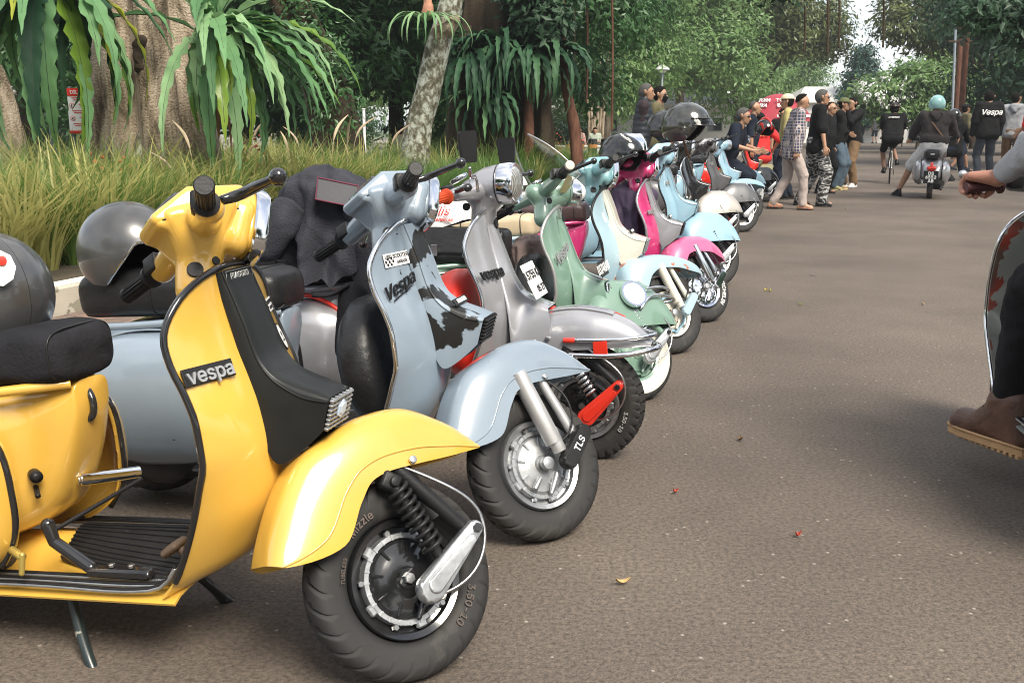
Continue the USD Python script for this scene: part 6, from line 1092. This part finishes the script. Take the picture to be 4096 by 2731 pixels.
# ---------------------------------------------------------------- near rider's figure, street furniture, buildings
jeans_b = look('black_jeans', (.012, .0115, .013), .9, spec=.12, var=.3, vscale=6, bump=.35, bscale=180)
def near_rider():
    """The rider at the right edge: left arm to the grip, left leg down to the boot."""
    t = thing('person', 'near rider in grey sleeve, black jeans and brown leather boot at the right edge', 'person', (0, 0, 0))
    shd = np.array([1.88, 2.93, 1.44]); hnd = np.array([1.605, 3.375, 1.01]); elb = np.array([1.71, 3.07, 1.245])
    hip = np.array([1.70, 2.80, .86]); kne = np.array([1.665, 3.20, .67]); ank = np.array([1.655, 3.24, .265]); toe = np.array([1.59, 3.42, .155])
    hipR = hip + [.2, 0, 0]; shR = shd + [.36, 0, 0]
    g0 = stn  # grip axis of the scooter, left side
    B = [hull((shd, .055), (elb, .042)), hull((elb, .04), (hnd, .03)), hull((hip, .09), (kne, .06)), hull((kne, .06), (ank, .04)), hull((ank, .04), (ank + (toe - ank) * .5 - [0, 0, .01], .02)), hull((hip, .10), (hipR, .10), ((hip + hipR) / 2 + [0, .02, .25], .11)), hull(((hip + hipR) / 2 + [0, .02, .25], .11), (shd, .06), (shR, .06)),
         hull(((shd + shR) / 2 + [0, .02, .06], .06), ((shd + shR) / 2 + [0, .05, .16], .055)), hull(((shd + shR) / 2 + [0, .05, .26], .095), ((shd + shR) / 2 + [0, .10, .20], .07)), hull((hipR, .09), (hipR + [-.04, .45, -.12], .06)), hull((hipR + [-.04, .45, -.12], .06), (hipR + [-.02, .52, -.56], .04)), hull((shR, .055), (shR + [.1, .12, -.25], .042)), hull((shR + [.1, .12, -.25], .04), (2.22, 3.36, .985), .03) if False else hull((shR + [.1, .12, -.25], .04), ((2.22, 3.36, .985), .03))]
    # the hand: palm over the grip, four fingers curled round it, thumb below
    ax = np.array([-1, -.08, 0.0]); fw = np.array([-.15, .9, -.35]); fw /= np.linalg.norm(fw); gp = np.array([1.568, 3.418, .978])   # grip centre under the palm
    F = [hull((hnd, .028), (gp + [.028, -.012, .036], .018), (gp + [-.038, -.012, .036], .016), (gp + [.02, .02, .036], .016), (gp + [-.03, .022, .034], .014))]
    for q in range(4):
        o = gp + ax * (.034 * (q - 1.35) * .62 + .006) + np.array([0, .020, .034]); L = (1.0, 1.08, 1.02, .85)[q]
        a = o; b = o + np.array([-.006, .020, -.026]) * L; c = b + np.array([-.004, -.012, -.030]) * L; d = c + np.array([0, -.022, -.006]) * L
        F += [hull((a, .0115), (b, .0105)), hull((b, .0105), (c, .0098)), hull((c, .0098), (d, .0085))]
    th = gp + [.040, -.006, .020]; F += [hull((hnd + [.012, .012, -.006], .018), (th, .014)), hull((th, .0135), (th + np.array([.006, .022, -.036]), .0115)), hull((th + np.array([.006, .022, -.036]), .0115), (th + np.array([-.004, .040, -.052]), .0095))]
    part(t, 'body', blob(B + F, .010, 3), look('skin_ruddy', (.33, .15, .10), .45, var=.12, vscale=30, bump=.2, bscale=90))
    part(t, 'sleeve', wob(blob([hull((shd, .085), (elb, .072), (elb + [0, .02, -.03], .06)), hull((elb, .070), (hnd + (elb - hnd) * .62, .064), (hnd + (elb - hnd) * .45 + [0, 0, -.02], .055)), hull((hnd + (elb - hnd) * .5, .058), (hnd + (elb - hnd) * .22, .044))], .014, 6), .03, 13, 2), look('grey_fleece', (.27, .275, .285), .9, var=.1, bump=.3, bscale=150))
    part(t, 'cuff', blob([hull((hnd + (elb - hnd) * .26, .046), (hnd + (elb - hnd) * .10, .040))], .012, 3), look('grey_fleece', None or (.27, .275, .285)))
    part(t, 'jacket', wob(blob([hull((hip + [0, 0, .12], .12), (hipR + [0, 0, .12], .12), ((hip + hipR) / 2 + [0, .02, .30], .13)), hull(((hip + hipR) / 2 + [0, .02, .28], .13), (shd, .085), (shR, .085)), hull((shR, .08), (shR + [.1, .12, -.25], .065)), hull((shR + [.1, .12, -.25], .065), ((2.2, 3.3, 1.0), .045))], .03, 4), .03, 9, 4), LOOK['grey_fleece'])
    jl = blob([hull((hip, .125), (kne + [0, -.03, .02], .082)), hull((kne, .076), (kne + (ank - kne) * .35 + [0, -.02, 0], .074), (ank + [0, 0, .06], .060)), hull((hip, .12), (hipR, .12)), hull((hipR, .12), (hipR + [-.04, .45, -.12], .085)), hull((hipR + [-.04, .45, -.12], .082), (hipR + [-.02, .52, -.50], .065))], .014, 6)
    v, f = jl; fold = np.sin(v[:, 2] * 95 + 3 * np.sin(v[:, 0] * 30)) * .0035 * np.exp(-((v[:, 2] - .56) / .16) ** 2); c = np.array([1.60, 3.22]); d = v[:, :2] - c; d /= np.linalg.norm(d, axis=1, keepdims=True) + 1e-6; v = v.copy(); v[:, :2] += d * fold[:, None]
    part(t, 'jeans', wob((v, f), .022, 12, 6), jeans_b)
    fdir = (toe - ank) * [1, 1, 0]; fdir /= np.linalg.norm(fdir); sdv = np.array([-fdir[1], fdir[0], 0]); z = np.array([0, 0, 1.0]); q = lambda a, b, c: np.array([ank[0], ank[1], 0]) + fdir * a + sdv * b + z * (c + .125)
    bl = look('boot_leather', (.085, .042, .028), .5, var=.35, vscale=9, bump=.35, bscale=40); sl = look('boot_sole', (.42, .26, .13), .75, var=.15)
    bo = part(t, 'boot', wob(blob([hull((q(-.055, 0, .05), .042), (q(-.03, 0, .16), .052), (q(.03, 0, .15), .050), (q(.07, 0, .06), .045)), hull((q(.02, 0, .13), .05), (q(.10, 0, .075), .042), (q(.10, 0, .05), .045)), hull((q(.08, .0, .055), .046), (q(.175, .008, .05), .042), (q(.205, 0, .045), .034), (q(.19, .02, .043), .034))], .012, 4), .010, 20, 7), bl)
    part(bo, 'sole', mv(trimesh.creation.extrude_polygon(__import__('shapely').geometry.Polygon([q(a, b, 0)[:2] for a, b in ((-.10, -.035), (-.105, 0), (-.10, .035), (-.02, .042), (.08, .052), (.16, .056), (.22, .042), (.243, .01), (.235, -.02), (.20, -.042), (.12, -.05), (0, -.04))]), .022), (0, 0, .125)), sl, smooth=30)
    for k in range(13): part(bo, 'sole_lug', box(q(-.085 + .025 * k, .004, -.005), (.014, .078 if k < 11 else .06, .012), frame(fdir, sdv), .002), sl, smooth=False)
    part(bo, 'welt', tube(np.array([q(a, b, .027) for a, b in ((-.10, -.035), (-.105, 0), (-.10, .035), (-.02, .042), (.08, .052), (.16, .056), (.22, .042), (.243, .01), (.235, -.02), (.20, -.042), (.12, -.05), (0, -.04))]), .005, 5, closed=True), sl)
    for k in range(4): part(bo, 'lace', tube(np.array([q(.055 + .022 * k, s * .034, .145 - .022 * k + .012 * (1 - abs(s))) for s in (-1, -.5, 0, .5, 1)]), .004, 5), look('lace', (.05, .03, .02), .8))
near_rider()
# lamp posts
def lamp(label, x, ytop, Y, r=.055):
    b = at(x, 300, Y) * [1, 1, 0]; H = CAMH + (295 - ytop) * Y / 2320; t = thing('lamp_post', label, 'lamp post', b); gp = look('post_grey', (.28, .32, .36), .45, .3)
    part(t, 'post', rod((0, 0, 0), (0, 0, H - .35), r, 14), gp); part(t, 'bracket', cat(*[rod((0, 0, H - .6), (s * .16, 0, H - .22), .018, 6) for s in (-1, 1)]), gp)
    part(t, 'lamp_hood', mv(revolve([(0, .22), (.12, .2), (.30, .06), (.33, .02), (.33, 0), (.1, -.01), (0, -.01)], 24, 'z'), (0, 0, H - .22)), look('lamp_white', (.75, .76, .76), .3)); part(t, 'diffuser', mv(revolve([(0, 0), (.2, 0), (.16, -.10), (0, -.12)], 20, 'z'), (0, 0, H - .23)), look('lamp_glass', (.6, .62, .62), .2))
lamp('grey lamp post with a white dished hood beside the masked man', 1517, 157, 46); lamp('smaller, more distant grey lamp post right of the large hanging helmet', 1665, 212, 80)
dp = thing('post', 'slim blue-grey post between the seated people and the bollards', 'post', at(1234, 330, 31) * [1, 1, 0]); part(dp, 'pole', rod((0, 0, 0), (0, 0, 3.6), .05, 12), look('post_blue_grey', (.10, .13, .16), .45)); part(dp, 'flood_lamp', box((0, 0, 3.65), (.22, .1, .14)), gblack)
lp = thing('post', 'leaning grey-blue pole in the grass at the far left', 'post', (0, 0, 0)); part(lp, 'pole', rod(at(150, 530, 10.5) , at(92, 30, 10.5), .042, 14), LOOK['post_blue_grey']); part(lp, 'base_collar', rod(at(147, 500, 10.5), at(144, 478, 10.5), .055, 14), LOOK['post_blue_grey'])
vp = thing('post', 'thin white stake beside the red flowers', 'post', at(838, 345, 16) * [1, 1, 0]); part(vp, 'pole', rod((0, 0, 0), (.0, 0, 1.45), .022, 8), white); part(vp, 'pole_cap', rod((0, 0, 1.45), (0, 0, 1.47), .028, 8), white)
# rust-red poles at the right
for lab, x0, x1, yt, Y, r in (('rust-red leaning pole left of the lettered jacket', 2204, 2222, 60, 38, .11), ('second rust-red pole just left of the other', 2192, 2206, 90, 40, .09), ('pale slim pole right of the walking man', 2186, 2196, 40, 44, .05)):
    t = thing('utility_pole', lab, 'pole', (0, 0, 0)); part(t, 'pole', rod(at(x0, 330, Y) * [1, 1, 0], at(x1, yt, Y), r, 12), bark_red if 'rust' in lab else LOOK['post_grey']); part(t, 'crossarm', box(at(x1, yt + 6, Y), (.9, .08, .08)), bark_dark)
# bollards
b0 = None
for k, x in enumerate((1309, 1330, 1361, 1390)):
    p = at(x, 340, 29 + .2 * k) * [1, 1, 0]
    if b0 is None:
        b0 = thing('bollard', 'black bollard with an orange band, nearest the red root', 'bollard', p, group='black and orange bollards at the end of the bed'); part(b0, 'post', mv(revolve([(0, 0), (.13, 0), (.13, .84), (.115, .88), (0, .88)], 28, 'z')), gblack, 40); part(b0, 'band', mv(revolve([(.133, .62), (.135, .63), (.135, .71), (.133, .72)], 28, 'z')), look('band_orange', (.55, .2, .05), .5)); part(b0, 'base', mv(revolve([(.16, 0), (.16, .03), (.13, .04)], 28, 'z')), gblack)
    else: copy_of(b0, 'bollard', ['', 'black bollard second from the red root, partly hidden', 'black bollard third from the red root', 'black bollard farthest from the red root, by the black helmet'][k], p)
# sign board
sg = thing('sign_board', 'white park rules sign with a red header, in the grass at left', 'sign', at(194, 255, 10.8), 2)
W_, H_ = .33, .46
part(sg, 'board', box((0, 0, 0), (W_, .02, H_), None, .003), white); part(sg, 'header', box((0, -.012, H_ / 2 - .04), (W_, .006, .08), None, 0), red_l); part(sg, 'footer', box((0, -.012, -H_ / 2 + .015), (W_, .006, .03), None, 0), red_l)
part(sg, 'lettering', text_at('DILARANG', .036, (-.0, -.016, H_ / 2 - .04), (1, 0, 0), (0, 0, 1), bold=True, depth=.002), white)
for k in range(5):
    z = .12 - .065 * k; part(sg, 'pictogram', mv(disc((0, 0, 0), (0, -1, 0), .025, .004, 20), ((-.12 if k % 2 else .12), -.011, z)), red_l); part(sg, 'pictogram', mv(disc((0, 0, 0), (0, -1, 0), .019, .006, 20), ((-.12 if k % 2 else .12), -.011, z)), white); part(sg, 'pictogram', box(((-.12 if k % 2 else .12), -.018, z), (.012, .002, .022), rot('y', 20 * k), 0), black)
    for j in range(2): part(sg, 'printed_line', box((.03 if k % 2 else -.04, -.012, z + .012 - .02 * j), (.16 - .03 * j, .004, .007), None, 0), red_l)
for s in (-1, 1): part(sg, 'leg', box((s * .14, .02, -.50), (.03, .02, 1.5), None, .003), LOOK['post_blue_grey'])
# low white seat wall, white walls and building
ws = look('wall_white', (.66, .65, .62), .7, var=.08, vscale=2)
wt = thing('seat_wall', 'low white seating wall behind the bollards', 'wall', at(1290, 330, 38) * [1, 1, 0]); part(wt, 'wall', box((0, 0, .25), (7.5, .5, .5), None, .02), ws); part(wt, 'coping', box((0, 0, .53), (7.6, .62, .06), None, .01), ws)
w2 = thing('path_edge', 'pale concrete path edge in the grass behind the silver headlight', 'kerb', at(1050, 410, 18.2) * [1, 1, 0] + [0, 0, .17]); part(w2, 'edging', box((0, 0, .03), (1.2, .3, .14), None, .01), LOOK['kerb_concrete']); part(w2, 'edging_cap', box((0, 0, .105), (1.2, .26, .012), None, .003), ws)
def house(name, label, base, rz, w, d, h, roof, nwin, eave=.5):
    t = thing(name, label, 'building', base, rz); wl = part(t, 'wall', box((0, 0, h / 2), (w, d, h), None, 0), ws, False)
    part(t, 'roof', Manifold.hull_points(np.array([(x * (w / 2 + eave), y * (d / 2 + eave), h) for x in (-1, 1) for y in (-1, 1)] + [(x * (w / 2 + eave), y * (d / 2 + eave), h + .15) for x in (-1, 1) for y in (-1, 1)] + [(x * w / 2.6, 0, h + d * .22) for x in (-1, 1)])), roof, False)
    part(t, 'eave_board', box((0, -d / 2 - eave, h + .05), (w + 2 * eave, .05, .25), None, 0), ws, False)
    for k in range(nwin):
        x = -w / 2 + w * (k + .5) / nwin; wi = part(wl, 'window', box((x, -d / 2 - .01, h * .55), (w / nwin * .45, .06, h * .38), None, 0), look('window_frame', (.5, .5, .5), .5), False); part(wi, 'pane', box((x, -d / 2 - .045, h * .55), (w / nwin * .38, .01, h * .32), None, 0), look('window_glass', (.03, .04, .045), .05), False) if False else part(t, 'pane', box((x, -d / 2 - .045, h * .55), (w / nwin * .38, .01, h * .32), None, 0), look('window_glass', (.03, .04, .045), .05), False)
house('white_building', 'low white building with a flat eave beyond the raised thumb', at(1935, 315, 88) * [1, 1, 0], 0, 9, 6, 3.3, look('roof_pale', (.5, .5, .49), .6), 5)
house('white_building', 'white building glimpsed behind the pale stems', at(1430, 315, 72) * [1, 1, 0], 0, 14, 6, 2.6, look('roof_grey', (.2, .2, .2), .7), 6)
house('white_pavilion', 'white pavilion roof line behind the big pale trunk', at(330, 300, 52) * [1, 1, 0], 4, 16, 7, 2.9, look('roof_pale', (.5, .5, .49)), 7)
# umbrella
um = thing('umbrella', 'red parasol with white lettering above the crowd', 'umbrella', at(1782, 335, 24) * [1, 1, 0]); zt = 1.95; R0 = .86
th = np.linspace(0, 2 * PI, 65); rr = np.linspace(0, 1, 14); redu = look('parasol_red', (.30, .025, .04), .55, var=.08)
Gu = np.array([[(R0 * q * (1 - .05 * abs(math.sin(4 * a)) * q) * math.cos(a), R0 * q * (1 - .05 * abs(math.sin(4 * a)) * q) * math.sin(a), zt - .62 * q ** 2.0) for a in th] for q in rr])
cn = part(um, 'canopy', sheet(Gu, .004), redu); part(um, 'pole', rod((0, 0, 0), (0, 0, zt + .03), .02, 10), chrome)
for k in range(8): part(um, 'rib', tube(np.array([(R0 * q * math.cos(k * PI / 4), R0 * q * math.sin(k * PI / 4), zt - .62 * q ** 2 - .012) for q in rr[1:]]), .007, 5), steel)
for a in (-140, -92, -44):
    ar = math.radians(a); q = .62; n_ = np.array([math.cos(ar) * .78, math.sin(ar) * .78, .62]); o = np.array([R0 * q * math.cos(ar), R0 * q * math.sin(ar), zt - .62 * q ** 2]) + n_ * .03; xd = np.array([-math.sin(ar), math.cos(ar), 0]); yd = np.cross(n_, xd)
    part(cn, 'lettering', cat(text_at('TORA', .09, o + yd * .075, xd, yd, bold=True, depth=.02), text_at('BIKA', .09, o - yd * .075, xd, yd, bold=True, depth=.02)), white)
    o2 = np.array([R0 * .92 * math.cos(ar), R0 * .92 * math.sin(ar), zt - .62 * .86]) + n_ * .03; part(cn, 'lettering', text_at('BRAHIM', .07, o2, xd, yd, bold=True, depth=.02), white)
# far parked scooters: one yellow and its neighbours
fy = copy_of(sc1, 'scooter', 'small yellow scooter parked far down the road beyond the cyclist', spot(2010, 325)[0], 200, 1.0, group='scooters parked far down the road')
for k, (x, s, sx) in enumerate(((1975, sc9, 'dark scooter parked far away left of the distant yellow one'), (2052, sc5, 'pale scooter parked far away between cyclist and rider'), (2080, sc9, 'dark scooter parked far away just left of the rider'), (2160, sc3, 'silver scooter parked far away right of the rider'), (2215, sc9, 'dark scooter parked far away left of the lettered jacket'), (2290, sc10, 'blue scooter parked behind the man in the grey hooded vest'))):
    copy_of(s, 'scooter', sx, spot(x, 326 if x < 2200 else 336)[0], 190 + 8 * k, 1.0, group='scooters parked far down the road')
# ---------------------------------------------------------------- the air down the road
hz = trimesh.creation.box((640, 560, 34)); hz.apply_translation((0, 230, 15.5))
hm_ = usdkit.material(stage, '/World/Looks/haze_air', {'v': ('principled_volume', {'color': (.86, .91, .92), 'density': .0007, 'anisotropy': .3})}, [], volume='v.volume')
part(None, 'haze', hz, hm_, False, kind='stuff')
